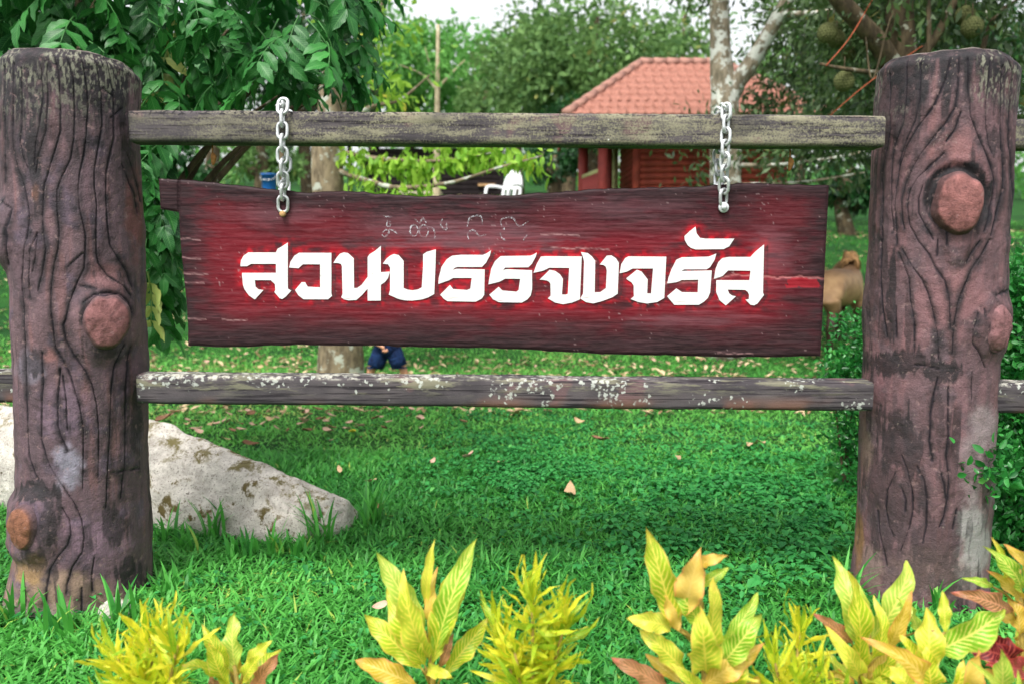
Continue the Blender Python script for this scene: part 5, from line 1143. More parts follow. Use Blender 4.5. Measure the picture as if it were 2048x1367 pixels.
tree('durian_tree', 'forked grey tree trunk with small olive leaves in front of the tiled roof', b3,
     [tuple(b3 - Vector((0, 0, .2))), tuple(P(1452, 380, Y3)), tuple(P(1450, 250, Y3)), tuple(P(1446, 180, Y3)), tuple(P(1442, 90, Y3)), tuple(P(1437, -20, Y3)), tuple(P(1432, -200, Y3))], [.30, .21, .19, .17, .13, .12, .09],
     LIM3, [(*P(1620, 125, Y3 + .9), 1.0, .6, .85), (*P(1580, 290, Y3 - .3), .85, .7, .6), (*P(1680, 230, Y3 - .6), .7, .7, 1.0), (*P(1400, 250, Y3 - .2), .35, .3, .25), (*P(1660, 20, Y3), 1.1, 1.0, .7), (*P(1390, 340, Y3 - .4), .3, .3, .25), (*P(1500, -120, Y3), 1.6, 1.6, .7), (*P(1570, 205, Y3 + .7), .6, .3, .3), (*P(1520, 228, Y3 + .6), .4, .3, .2)], 9500, .115, .042, LM_OLIVE, M_BARKL, 52, .16, .8, per=22, shell=.25)
# ---- fruiting durian tree behind the right post
Y4 = 8.4; b4 = P(1830, 700, Y4); b4.z = ter(b4.x, Y4)
dur = tree('durian_tree', 'dark-limbed tree hung with round spiny fruit behind the stubbed post', b4,
     [tuple(b4 - Vector((0, 0, .2))), tuple(P(1825, 400, Y4)), tuple(P(1810, 200, Y4)), tuple(P(1800, 60, Y4)), tuple(P(1795, -150, Y4))], [.20, .16, .14, .13, .10],
     [([tuple(P(1808, 190, Y4)), tuple(P(1770, 105, Y4 - .2)), tuple(P(1715, 40, Y4 - .3)), tuple(P(1665, -20, Y4 - .4)), tuple(P(1620, -120, Y4 - .4))], [.10, .095, .085, .075, .06]),
      ([tuple(P(1815, 150, Y4)), tuple(P(1880, 60, Y4)), tuple(P(1930, -40, Y4))], [.05, .045, .03]), ([tuple(P(1790, 150, Y4)), tuple(P(1700, 140, Y4 - .4)), tuple(P(1640, 128, Y4 - .5))], [.03, .022, .012]),
      ([tuple(P(1857, 160, Y4 - .3)), tuple(P(1857, 20, Y4 - .3)), tuple(P(1852, -80, Y4 - .3))], [.022, .020, .018]), ([tuple(P(1960, 120, Y4)), tuple(P(1985, 40, Y4)), tuple(P(2048, -10, Y4))], [.03, .02, .012]), ([tuple(P(1730, 60, Y4 - .3)), tuple(P(1745, 160, Y4 - .4)), tuple(P(1780, 40, Y4 - .4)), tuple(P(1815, -20, Y4 - .4))], [.006, .008, .008, .006])],
     [(*P(1720, 90, Y4 + .3), .55, .6, .5), (*P(1930, 40, Y4 + .2), .75, .8, .5), (*P(1720, 250, Y4 + .8), .5, .5, .5), (*P(2040, 150, Y4 + .3), .5, .6, .7), (*P(1850, -80, Y4), 1.5, 1.2, .6), (*P(1760, 10, Y4 + .8), .8, .6, .5)], 7500, .11, .040, LM_OLIVE, M_BARKD, 53, .13, .8, per=22, shell=.2)
def fruit_mesh():
    V, Fc = ico(4); c, _ = ico(3)
    d = V @ c.T; near = d.max(1); sp = np.clip((near - .982) / .018, 0, 1); W = V * (1 + .13 * sp ** 1.3)[:, None] * np.array([.085, .085, .088]); return np_mesh('fruit', W, Fc, flat('durian_skin', lin(84, 88, 52), .8, .2, 0, .3, 60), smooth=False)
ME_FR = fruit_mesh()
for (px, py, Y, s) in [(1655, 66, Y4 - .2, 1), (1672, 78, Y4, .9), (1688, 163, Y4 - .3, 1.0), (1930, 32, Y4 - .1, 1), (1944, 55, Y4 - .25, 1.05), (1698, 108, Y4 + .4, .8), (1760, 66, Y4 + .3, .9), (1668, 58, Y4 + .2, .8)]:
    o = bpy.data.objects.new('fruit', ME_FR); link(o, dur); p = P(px, py, Y); o.location = p - b4; o.scale = (s,) * 3; o.rotation_euler = (random.uniform(-.3, .3), random.uniform(-.3, .3), random.uniform(0, 6))
    mb = MB(); mb.tube([(0, 0, .08), (.004, 0, .14), (.01, 0, .22)], [.006, .005, .005], 6); obj('stalk', mb.mesh('stalk', M_BARKD), o)
# ---- orange cord strung through the fruiting tree
def cord(name, label, pts, r, m, cat):
    mb = MB(); b = Vector(pts[0]); mb.tube([Vector(p) - b for p in curve_pts(pts, 24)], r, 6); return tag(obj(name, mb.mesh(name, m), loc=b), label, cat)
M_ORANGE = flat('orange_twine', lin(160, 80, 54), .7, .2, 0, .1, 40)
cord('twine', 'orange twine tied from branch to branch beside the hanging fruit', [tuple(P(1750, -10, Y4 - .45)), tuple(P(1700, 75, Y4 - .5)), tuple(P(1652, 132, Y4 - .5))], .005, M_ORANGE, 'twine')
cord('twine', 'slack orange twine running behind the stubbed post', [tuple(P(1845, 92, Y4 - .4)), tuple(P(1745, 160, Y4 - .5)), tuple(P(1690, 205, Y4 - .5)), tuple(P(1640, 250, Y4 - .3))], .004, M_ORANGE, 'twine')
# ---- dried stalk hanging under the upper rail, and a dried leaf
M_STRAW = flat('dry_straw', lin(150, 108, 62), .9, .1, 0, .3, 60)
for px, py, sc_, lab in ((1580, 292, 1.0, 'dry seed stalk dangling under the upper rail beyond the washered chain'), (424, 285, .9, 'orange-brown dry leaf dangling under the upper rail')):
    b = P(px, py + 2, 3.58); mb = MB(); mb.tube([(0, 0, .01), (.002, 0, -.03 * sc_), (0, 0, -.045 * sc_)], .003, 6); mb.tube(curve_pts([(0, 0, -.04 * sc_), (.006, -.004, -.06 * sc_), (.002, 0, -.085 * sc_), (0, 0, -.10 * sc_)], 7), [.003, .008, .011, .010, .008, .006, .001], 8, rough=.3)
    tag(obj('dry_stalk', mb.mesh('dry_stalk', M_STRAW), loc=b), lab, 'dry stalk')

# ---- background woodland
def bg_tree(px, py_top, Y, wpx, label, lm, seed, n, L, hfrac=.62, extra_blobs=None, name='forest_tree', bark=None):
    b = P(px, 500, Y); b.z = ter(b.x, Y); top = P(px, py_top, Y).z; rg = random.Random(seed); w = wpx / F * Y / 2; H = top - b.z
    blobs = [(b.x, Y, top - H * .30, w * .72, w * .72, H * .28)]
    for i in range(6):
        a = rg.uniform(0, 6.28); blobs.append((b.x + math.cos(a) * w * .62, Y + math.sin(a) * w * .5, b.z + H * rg.uniform(1 - hfrac, .84), w * rg.uniform(.34, .5), w * rg.uniform(.34, .5), H * rg.uniform(.13, .2)))
    mid = (b.x + rg.uniform(-.3, .3), Y, b.z + H * .5); limbs = [([(b.x, Y, b.z + H * .35), ((b.x + q[0]) / 2, (Y + q[1]) / 2, q[2] - H * .1), (q[0], q[1], q[2])], [.10, .07, .03]) for q in blobs[1:5]]
    return tree(name, label, b, [(b.x, Y, b.z - .3), mid, (b.x, Y, b.z + H * .9)], [.2, .14, .05], limbs, blobs, n, L, L * .45, lm, bark or M_BARKD, seed, clump_r=w * .10, droop=.25, group='woodland trees on the slope', per=24)
BG = [
 (1190, -10, 23, 420, 'tall broad olive-green tree rising behind the tiled roof', LM_MID, 60, 14000, .22),
 (1360, -20, 27, 280, 'olive tree showing just over the ridge of the tiled roof', LM_MID, 61, 3600, .24),
 (1040, 10, 31, 260, 'rounded mid-green tree between the sapling and the tall olive tree', LM_MID, 62, 3600, .26),
 (935, 35, 34, 260, 'bright green tree behind the top of the sapling', LM_BRIGHT, 63, 3400, .28),
 (820, 25, 30, 240, 'bright green tree to the side of the sapling and its pale stem', LM_BRIGHT, 64, 3400, .26),
 (745, -50, 27, 230, 'tall leafy tree behind the lichen-spotted trunk', LM_BRIGHT, 65, 3200, .24),
 (620, -20, 24, 330, 'dense green tree standing behind the big compound-leaved tree', LM_DARK, 66, 3600, .22),
 (420, -30, 22, 360, 'dense dark tree hidden behind the compound-leaved crown', LM_DARK, 67, 3000, .22),
 (150, 0, 24, 400, 'dark tree behind the knotted post', LM_DARK, 68, 2600, .24),
 (-150, 0, 24, 400, 'dark tree beyond the fence end on the boulder side', LM_DARK, 69, 2200, .24),
 (1600, -60, 28, 330, 'olive tree behind the forked trunk', LM_MID, 70, 5200, .24),
 (1770, -80, 22, 380, 'dark green tree behind the fruiting tree', LM_DARK, 71, 7500, .2),
 (1950, -80, 24, 400, 'dark tree behind the stubbed post', LM_DARK, 72, 5000, .22),
 (2160, -10, 24, 420, 'dark tree beyond the fence end on the hedge side', LM_DARK, 73, 2600, .24),
 (1130, 190, 20, 150, 'small dark bushy tree next to the porch of the red house', LM_DARK, 74, 2600, .15),
 (1110, 300, 18.5, 110, 'dark leafy shrub between the white chair and the porch', LM_DARK, 75, 1800, .12),
 (975, 150, 27, 150, 'slim mid-green tree above the slatted shed', LM_MID, 76, 1800, .22),
 (1700, 320, 19, 140, 'large-leaved dark shrub at the far edge of the lawn beyond the horse', LM_DARK, 77, 1800, .2),
 (330, 240, 15, 220, 'leafy bush at the back of the lawn behind the knotted post', LM_DARK, 78, 2200, .16),
 (520, 250, 19, 180, 'low shrubby tree behind the blue bucket', LM_MID, 79, 1800, .16),
]
for (px, pt, Y, w, lab, lm, sd, n, L) in BG: bg_tree(px, pt, Y, w, lab, lm, sd, n, L)
# far wood that reads as one mass
def far_wood():
    rg = np.random.default_rng(91); blobs = []
    for i in range(46):
        px = -500 + 3100 * i / 45; Y = rg.uniform(40, 54); b = P(px, 500, Y); top = P(px, rg.uniform(100, 150) if 700 < px < 1400 else rg.uniform(20, 130), Y).z; z0 = ter(b.x, Y)
        blobs.append((b.x, Y, (z0 + top) / 2 - .5, 3.2, 2.4, (top - z0) / 2 + .5))
    c, tone, out = clumped(rg, blobs, 15000, .7, 24, .7); N = len(c); d = out * .6 + rg.normal(0, .7, (N, 3)); d[:, 2] -= .3; d /= np.linalg.norm(d, axis=1)[:, None]
    L = .5 * (.6 + .7 * rg.random(N)); V, f, a = leaf_cloud2(c, .5 * tone + .5 * rg.random(N), L, L * .55, d, rg)
    tag(obj('far_wood', np_mesh('far_wood', V, f, LM_BRIGHT, attrs={'rnd': a})), 'far wooded ridge closing the view behind the garden trees', 'wood', kind='stuff')
far_wood()
# ---- hedge shrubs at the right post
def shrub(name, label, base, blobs, n, L, seed, lm=LM_HEDGE, twigs=(), cat='shrub'):
    return tree(name, label, base, None, None, list(twigs) + [([tuple(Vector(base)), (q[0], q[1] + .05, q[2] - q[5] * .3)], [.008, .004]) for q in blobs if q[1] > 4.1], blobs, n, L, L * .55, lm, M_BARKD, seed, clump_r=.045, droop=.0, per=14, cat=cat, cheap=False, shell=.5)
hb = G(2075, 1120); 
shrub('hedge_shrub', 'glossy small-leaved hedge shrub spilling over the outer side of the stubbed post', (hb.x, hb.y, 0),
      [(*P(2040, 560, 4.4), .10, .14, .12), (*P(2040, 640, 4.35), .09, .12, .16), (*P(2030, 720, 4.3), .07, .10, .10), (*P(2035, 860, 4.2), .10, .12, .14), (*P(2020, 960, 4.15), .10, .12, .14), (*P(2012, 1040, 4.1), .10, .12, .14), (*P(2030, 1110, 4.1), .12, .12, .14), (*P(2075, 640, 4.35), .22, .22, .26), (*P(2080, 860, 4.3), .26, .26, .28), (*P(2045, 1000, 4.2), .17, .2, .22), (*P(2110, 1080, 4.2), .3, .3, .3), (*P(2150, 700, 4.6), .4, .4, .6), (*P(2022, 930, 4.0), .10, .14, .10), (*P(2035, 800, 4.2), .08, .1, .2), (*P(1985, 940, 3.42), .05, .06, .06), (*P(1945, 958, 3.33), .035, .03, .03)], 17000, .042, 80)
hb2 = G(1690, 985)
shrub('hedge_shrub', 'small-leaved shrub tucked between the stubbed post and the horse', (hb2.x, hb2.y, 0),
      [(*P(1700, 755, 5.2), .14, .2, .14), (*P(1720, 690, 5.3), .16, .2, .2), (*P(1712, 860, 5.2), .13, .2, .25), (*P(1730, 800, 5.2), .16, .2, .4), (*P(1670, 745, 5.2), .07, .1, .06), (*P(1716, 960, 5.1), .10, .15, .15)], 4200, .036, 81)
# ------------------------------------------------------------------ red-roofed bungalow
M_TILE = flat('roof_tile', lin(156, 108, 94), .8, .15, 0, .30, 2.2)
M_CAP = flat('ridge_cap', lin(150, 112, 100), .8, .2, 0, .3, 4)
M_LOGW = flat('red_log_wall', lin(132, 58, 44), .75, .25, 0, .3, 5, .3)
M_REDP = flat('red_porch_paint', lin(140, 56, 52), .65, .3, 0, .25, 5, .2)
M_CREAM = flat('cream_paint', lin(186, 186, 130), .7, .3)
M_CONC = flat('plain_concrete', lin(132, 126, 118), .85, .2, 0, .25, 4, .3)
def house():
    Ye = 14.0; a = P(1132, 229, Ye); xl, ze = a.x, a.z; xr = P(1664, 229, Ye).x; half = 1.62; Yr = Ye + half; r0 = P(1282, 127, Yr); zr = r0.z; xrl = r0.x; run = xrl - xl; xrr = xr - run; Yb = Ye + 2 * half
    root = empty('bungalow', ((xl + xr) / 2, Yr, ter((xl + xr) / 2, Yr))); O = Vector(root.location)
    tag(root, 'small bungalow with salmon tiled hip roof and red log walls', 'house')
    part = lambda n, me, par=root: obj(n, me, par)
    roof = MB()
    E = [Vector((xl, Ye, ze)), Vector((xr, Ye, ze)), Vector((xr, Yb, ze)), Vector((xl, Yb, ze))]; RL, RR = Vector((xrl, Yr, zr)), Vector((xrr, Yr, zr))
    dn = Vector((0, 0, -.06)); pts = [tuple(p - O + dn) for p in E + [RL, RR]] + [tuple(p - O + dn * 2) for p in E]
    roof.add(np.array(pts), [np.array([(0, 1, 5, 4), (2, 3, 4, 5), (6, 9, 8, 7), (0, 6, 7, 1), (1, 7, 8, 2), (2, 8, 9, 3), (3, 9, 6, 0)]), np.array([(1, 2, 5), (3, 0, 4)])])
    ro = part('roof', roof.mesh('roof', M_TILE, smooth=False))
    # pan tiles, row by row, on all four slopes
    tw, te = .30, .235
    def tile_mesh(w, l):
        nu = 9; V = []
        for v in (0, 1):
            for u in range(nu):
                x = (u / (nu - 1) - .5) * w; V.append((x, l * (v - .5), .018 * math.cos(u / (nu - 1) * 4 * math.pi) + (.012 if v == 0 else .0)))
        for u in range(nu):
            x = (u / (nu - 1) - .5) * w; V.append((x, -l * .5, .018 * math.cos(u / (nu - 1) * 4 * math.pi) - .012))
        f = [(u, u + 1, nu + u + 1, nu + u) for u in range(nu - 1)] + [(2 * nu + u, 2 * nu + u + 1, u + 1, u) for u in range(nu - 1)]
        return np_mesh('tile', np.array(V), np.array(f), M_TILE)
    TM = {}
    def slope(p0, p1, q0, q1):
        ex = (p1 - p0); W = ex.length; ex = ex / W; upv = (q0 - p0) - ex * (q0 - p0).dot(ex); S = upv.length; ey = upv / S; nz = ex.cross(ey)
        li, ri = (q0 - p0).dot(ex), W - (q1 - p0).dot(ex); rows = int(S / te) + 1
        M3 = Matrix((ex, ey, nz)).transposed().to_4x4()
        for r in range(rows):
            s0 = r * te; s = min(s0 + te / 2, S - te / 2); t = (s + te * .0) / S; x0, x1 = li * t, W - ri * t; n = max(1, round((x1 - x0) / tw)); w = (x1 - x0) / n
            key = round(w, 2)
            if key not in TM: TM[key] = tile_mesh(key * 1.0, te * 1.12)
            for c in range(n):
                o = bpy.data.objects.new('tile', TM[key]); link(o, ro); p = p0 + ex * (x0 + (c + .5) * w) + ey * s + nz * (.012 + .004 * (c % 2)); o.matrix_local = Matrix.Translation(p - O) @ M3 @ Matrix.Rotation(random.gauss(0, .012), 4, 'X')
    slope(E[0], E[1], RL, RR); slope(E[3], E[0], RL, RL); slope(E[1], E[2], RR, RR)
    def caps(p, q, n):
        d = (q - p); L = d.length / n; d.normalize()
        mb = MB(); mb.tube([(0, 0, -L * .54), (0, 0, L * .54)], [.085, .07], 10); me = mb.mesh('ridge_cap', M_CAP)
        for i in range(n):
            o = bpy.data.objects.new('ridge_cap', me); link(o, ro); o.matrix_local = Matrix.Translation(p + d * L * (i + .5) + Vector((0, 0, .02)) - O) @ d.to_track_quat('Z', 'Y').to_matrix().to_4x4()
    caps(E[0], RL, 8); caps(RL, RR, 6); caps(E[1], RR, 8)
    # fascia, soffit
    mb = MB(); mb.box(tuple(Vector((xl + .05, Ye + .04, ze - .24)) - O), tuple(Vector((xr - .05, Ye + .08, ze - .10)) - O)); mb.box(tuple(Vector((xl + .03, Ye + .1, ze - .24)) - O), tuple(Vector((xl + .07, Yb - .1, ze - .10)) - O)); part('fascia', mb.mesh('fascia', M_REDP, False))
    # walls of stacked half logs
    xw0 = P(1273, 300, 14.75).x; xw1 = xr - .45; Yw0, Yw1 = 14.75, 16.85; zf = 1.95; zt = ze - .12
    wall = part('wall', MB().box(tuple(Vector((xw0 + .05, Yw0 + .05, zf)) - O), tuple(Vector((xw1 - .05, Yw1 - .05, zt)) - O)).mesh('wall', M_LOGW, False))
    n = 15; h = (zt - zf) / n
    def logm(L):
        mb = MB(); mb.tube([(-L / 2, 0, 0), (-L / 4, 0, .004), (L / 4, 0, -.003), (L / 2, 0, 0)], h * .56, 10, rough=.05); return mb.mesh('log', M_LOGW)
    mf, ms = logm(xw1 - xw0), logm(Yw1 - Yw0)
    for i in range(n):
        z = zf + h * (i + .5); o = obj('log', mf, wall, loc=Vector(((xw0 + xw1) / 2, Yw0 + .03, z)) - O)
        o = obj('log', ms, wall, loc=Vector((xw0 + .03, (Yw0 + Yw1) / 2, z)) - O); o.rotation_euler = (0, 0, math.pi / 2)
    for (x, y, r, m) in ((xw0, Yw0, .07, M_LOGW), (P(1232, 300, 16.9).x, 16.95, .06, M_CREAM), (P(1206, 300, 14.6).x, 14.6, .085, M_REDP), (P(1167, 300, 16.1).x, 16.1, .095, M_REDP), (P(1222, 300, 16.6).x, 16.75, .05, M_REDP)):
        mb = MB(); p = Vector((x, y, 0)) - O; mb.tube([(p.x, p.y, zf - O.z), (p.x, p.y, (zf + zt) / 2 - O.z), (p.x, p.y, zt + .1 - O.z)], [r * 1.05, r, r * .95], 12, rough=.04); part('porch_post', mb.mesh('porch_post', m))
    # porch railing of upright sticks
    A, Bp = Vector((P(1206, 300, 14.6).x, 14.6, 0)), Vector((P(1167, 300, 16.1).x, 16.1, 0)); zrl = P(1206, 340, 14.6).z
    mb = MB(); mb.tube([tuple(A + Vector((0, 0, zrl)) - O), tuple(Bp + Vector((0, 0, zrl)) - O)], .05, 10); rail = part('porch_railing', mb.mesh('porch_railing', M_CREAM))
    mb = MB(); mb.tube([(0, 0, 0), (0, 0, zrl - zf - .02)], .045, 8, rough=.05); st = mb.mesh('stick', M_REDP)
    for i in range(16): obj('stick', st, rail, loc=A.lerp(Bp, (i + .5) / 16) + Vector((0, 0, zf)) - O)
    mb = MB(); mb.box(tuple(Vector((A.x - .2, 14.45, 0.6)) - O), tuple(Vector((xw1 + .1, Yw1 + .2, zf)) - O)); part('plinth', mb.mesh('plinth', M_CONC, False))
house()
# ------------------------------------------------------------------ slatted shed, slab, chair, bucket
M_SLAT = flat('dark_slats', lin(46, 38, 40), .8, .2, 0, .3, 6); M_TIN = flat('shed_roof_tin', lin(86, 84, 84), .6, .4, .2, .2, 3)
def shed():
    Y = 20.5; x0, x1 = P(700, 360, Y).x, P(1002, 360, Y).x; zb = ter((x0 + x1) / 2, Y); zt = P(850, 285, Y).z; root = empty('shed', ((x0 + x1) / 2, Y, zb)); O = Vector(root.location)
    tag(root, 'low dark shed walled with horizontal slats behind the white chair', 'shed')
    for (xa, ya) in ((x0, Y), (x1, Y), (x0, Y + 2.2), (x1, Y + 2.2), ((x0 + x1) / 2, Y), (P(755, 360, Y).x, Y)):
        mb = MB(); mb.box((xa - O.x - .05, ya - O.y - .01, -.2), (xa - O.x + .05, ya - O.y + .09, zt - zb)); obj('post', mb.mesh('post', M_SLAT, False), root)
    n = 11; h = (zt - zb) / n; xs = P(755, 360, Y).x
    mb = MB(); mb.box((xs - O.x, -.03, -h * .36), (x1 - O.x, -.012, h * .36)); sm = mb.mesh('slat', M_SLAT, False)
    for i in range(n): obj('slat', sm, root, loc=(0, 0, h * (i + .5))).rotation_euler = (R(14), 0, 0)
    mb = MB(); mb.box((x0 - O.x, 2.0, 0), (x1 - O.x, 2.1, zt - zb)); obj('back_wall', mb.mesh('back_wall', M_SLAT, False), root)
    mb = MB(); V = [(x0 - .3 - O.x, -.5, zt - zb + .02), (x1 + .3 - O.x, -.5, zt - zb + .02), (x1 + .3 - O.x, 2.5, zt - zb + .5), (x0 - .3 - O.x, 2.5, zt - zb + .5)]; V += [(a, b, c + .04) for a, b, c in V]
    mb.add(V, np.array([(0, 3, 2, 1), (4, 5, 6, 7), (0, 1, 5, 4), (1, 2, 6, 5), (2, 3, 7, 6), (3, 0, 4, 7)])); obj('roof', mb.mesh('roof', M_TIN, False), root)
    mb = MB(); a, b = P(956, 370, Y - .1), P(990, 370, Y - .1); mb.box((a.x - O.x, -.12, a.z - O.z - .03), (b.x - O.x, -.06, a.z - O.z + .03)); obj('plank', mb.mesh('plank', flat('tan_plank', lin(178, 140, 100), .8), False), root)
shed()
def bench_slab():
    Y = 17.0; a, b = P(815, 384, Y), P(868, 384, Y); z0 = ter((a.x + b.x) / 2, Y); root = empty('stone_bench', ((a.x + b.x) / 2, Y, z0)); O = Vector(root.location); tag(root, 'low pale concrete bench at the foot of the sapling', 'bench'); w = (b.x - a.x) / 2 + .15; zt = max(P(840, 384, Y).z - z0, .25)
    mb = MB(); mb.box((-w, -.2, zt - .06), (w, .2, zt)); obj('seat', mb.mesh('seat', flat('pale_slab', lin(186, 176, 150), .8), False), root)
    for s in (-1, 1):
        mb = MB(); mb.box((s * w * .7 - .06, -.15, -.2), (s * w * .7 + .06, .15, zt - .06)); obj('leg', mb.mesh('leg', M_CONC, False), root)
bench_slab()
M_WPL = flat('white_plastic', (.78, .79, .8), .45, .4, 0, .05, 4)
def chair():
    Y = 17.3; c = P(1010, 400, Y); z0 = ter(c.x, Y); root = empty('garden_chair', (c.x, Y, z0)); root.rotation_euler = (0, 0, R(-38)); tag(root, 'white moulded plastic garden chair standing outside the slatted shed', 'chair')
    def panel(pts, th):   # pts outline in x,z ; plate of thickness th with lean
        bm = bmesh.new(); a = [bm.verts.new((x, .22 + .22 * max(0, z - .42) - th / 2, z)) for x, z in pts]; f = bm.faces.new(a); r = bmesh.ops.extrude_face_region(bm, geom=[f])
        for v in r['geom']:
            if isinstance(v, bmesh.types.BMVert): v.co.y -= th
        bmesh.ops.recalc_face_normals(bm, faces=bm.faces); me = bpy.data.meshes.new('p'); bm.to_mesh(me); bm.free(); me.materials.append(M_WPL); return me
    top = [(.24 * math.cos(a), .62 + .38 * math.sin(a)) for a in np.linspace(0.15, math.pi - .15, 12)]
    obj('backrest', panel([(-.25, .60), (.25, .60)] + top, .025), root)
    for i in range(4): x = -.22 + .145 * i; obj('back_slat', panel([(x - .028, .40), (x + .028, .40), (x + .028, .605), (x - .028, .605)], .024), root)
    mb = MB(); mb.box((-.25, -.25, .40), (.25, .23, .43)); obj('seat', mb.mesh('seat', M_WPL, False), root)
    for s in (-1, 1):
        mb = MB(); mb.tube(curve_pts([(s * .25, .24, .64), (s * .29, .05, .66), (s * .30, -.18, .64), (s * .29, -.26, .52), (s * .28, -.27, .40)], 14), .03, 10); obj('armrest', mb.mesh('armrest', M_WPL), root)
        for y in (-.24, .22): mb = MB(); mb.tube([(s * .23, y, .42), (s * .255, y * 1.15, .2), (s * .27, y * 1.25, -.01)], [.034, .028, .024], 10); obj('leg', mb.mesh('leg', M_WPL), root)
chair()
def bucket():
    Y = 17.6; c = P(538, 360, Y); z0 = ter(c.x, Y); top = P(538, 348, Y).z; h = max(.4, top - z0); root = empty('bucket', (c.x, Y, z0)); tag(root, 'blue plastic bucket beside a dark stake on the slope', 'bucket')
    mb = MB(); mb.tube([(0, 0, 0), (0, 0, .01), (0, 0, h * .5), (0, 0, h - .03), (0, 0, h - .03), (0, 0, h)], [.10, .115, .135, .15, .165, .165], 20); obj('body', mb.mesh('body', flat('blue_plastic', lin(28, 96, 168), .45, .4, 0, .1)), root)
    mb = MB(); mb.tube(curve_pts([(.165, 0, h - .02), (.12, -.15, h - .12), (-.12, -.15, h - .12), (-.165, 0, h - .02)], 12), .006, 6); obj('handle', mb.mesh('handle', M_STEEL), root)
    s = P(557, 360, Y); mb = MB(); mb.tube([(0, 0, -.1), (.01, 0, .5), (.0, 0, 1.5)], [.06, .055, .05], 9, rough=.1); tag(obj('wooden_stake', mb.mesh('wooden_stake', M_BARKD), loc=(s.x + .04, Y + .1, z0)), 'dark wooden stake standing beside the blue bucket', 'stake')
bucket()
for i, (px, py, Y, t) in enumerate(((1692, 430, 19.0, 362),)):
    b = P(px, py, Y); b.z = ter(b.x, Y); tp = P(px + 6, t, Y); mb = MB(); mb.tube([(0, 0, -.1), tuple((tp - b) * .5), tuple(tp - b)], [.07, .06, .055], 9, rough=.12); tag(obj('wooden_stake', mb.mesh('wooden_stake', M_BARK), loc=b), 'grey leaning stake at the far lawn edge above the horse', 'stake')
b = G(-10, 632); mb = MB(); mb.tube([(-.9, 0, .06), (-.3, .05, .09), (.35, 0, .07), (.55, 0, .05)], [.10, .11, .09, .05], 10, rough=.2); tag(obj('fallen_log', mb.mesh('fallen_log', M_BARKD), loc=(b.x, b.y, ter(b.x, b.y))), 'dark fallen log lying on the lawn past the knotted post', 'log')

# ------------------------------------------------------------------ skinned figures
def skinned(name, joints, edges, mat, sub=2, parent=None):
    me = bpy.data.meshes.new(name); me.from_pydata([j[0] for j in joints], edges, []); o = obj(name, me, parent)
    md = o.modifiers.new('skin', 'SKIN'); md.use_smooth_shade = True; md.branch_smoothing = .4
    lay = me.skin_vertices[0].data if len(me.skin_vertices) else None
    if lay is None:
        bpy.context.view_layer.objects.active = o; lay = o.data.skin_vertices[0].data
    for v, j in zip(lay, joints):
        r = j[1]; v.radius = r if isinstance(r, tuple) else (r, r)
    lay[0].use_root = True
    s = o.modifiers.new('sub', 'SUBSURF'); s.levels = sub; s.render_levels = sub
    dg = bpy.context.evaluated_depsgraph_get(); ev = o.evaluated_get(dg); nm = bpy.data.meshes.new_from_object(ev); nm.name = name
    o.modifiers.clear(); o.data = nm; nm.materials.clear(); nm.materials.append(mat)
    for p in nm.polygons: p.use_smooth = True
    return o
t_h = NT('horse_coat'); _v = t_h.coord(); _z = t_h.n('ShaderNodeSeparateXYZ', Vector=_v).outputs['Z']; _n = t_h.noise(_v, 5, 4)
_c = t_h.mix(t_h.rng(_n, .3, .7), lin(132, 102, 70), lin(164, 132, 94)); _c = t_h.mix(t_h.rng(t_h.math('ADD', _z, t_h.math('MULTIPLY', _n, .25)), 1.14, 1.28), _c, lin(104, 78, 54))
_c = t_h.mix(t_h.rng(t_h.math('ADD', _z, t_h.math('MULTIPLY', _n, .2)), .80, .58), _c, lin(60, 42, 34))
M_HORSE = t_h.bsdf(_c, .55, .3, t_h.bump(t_h.noise(_v, 160, 3), .15, .004))
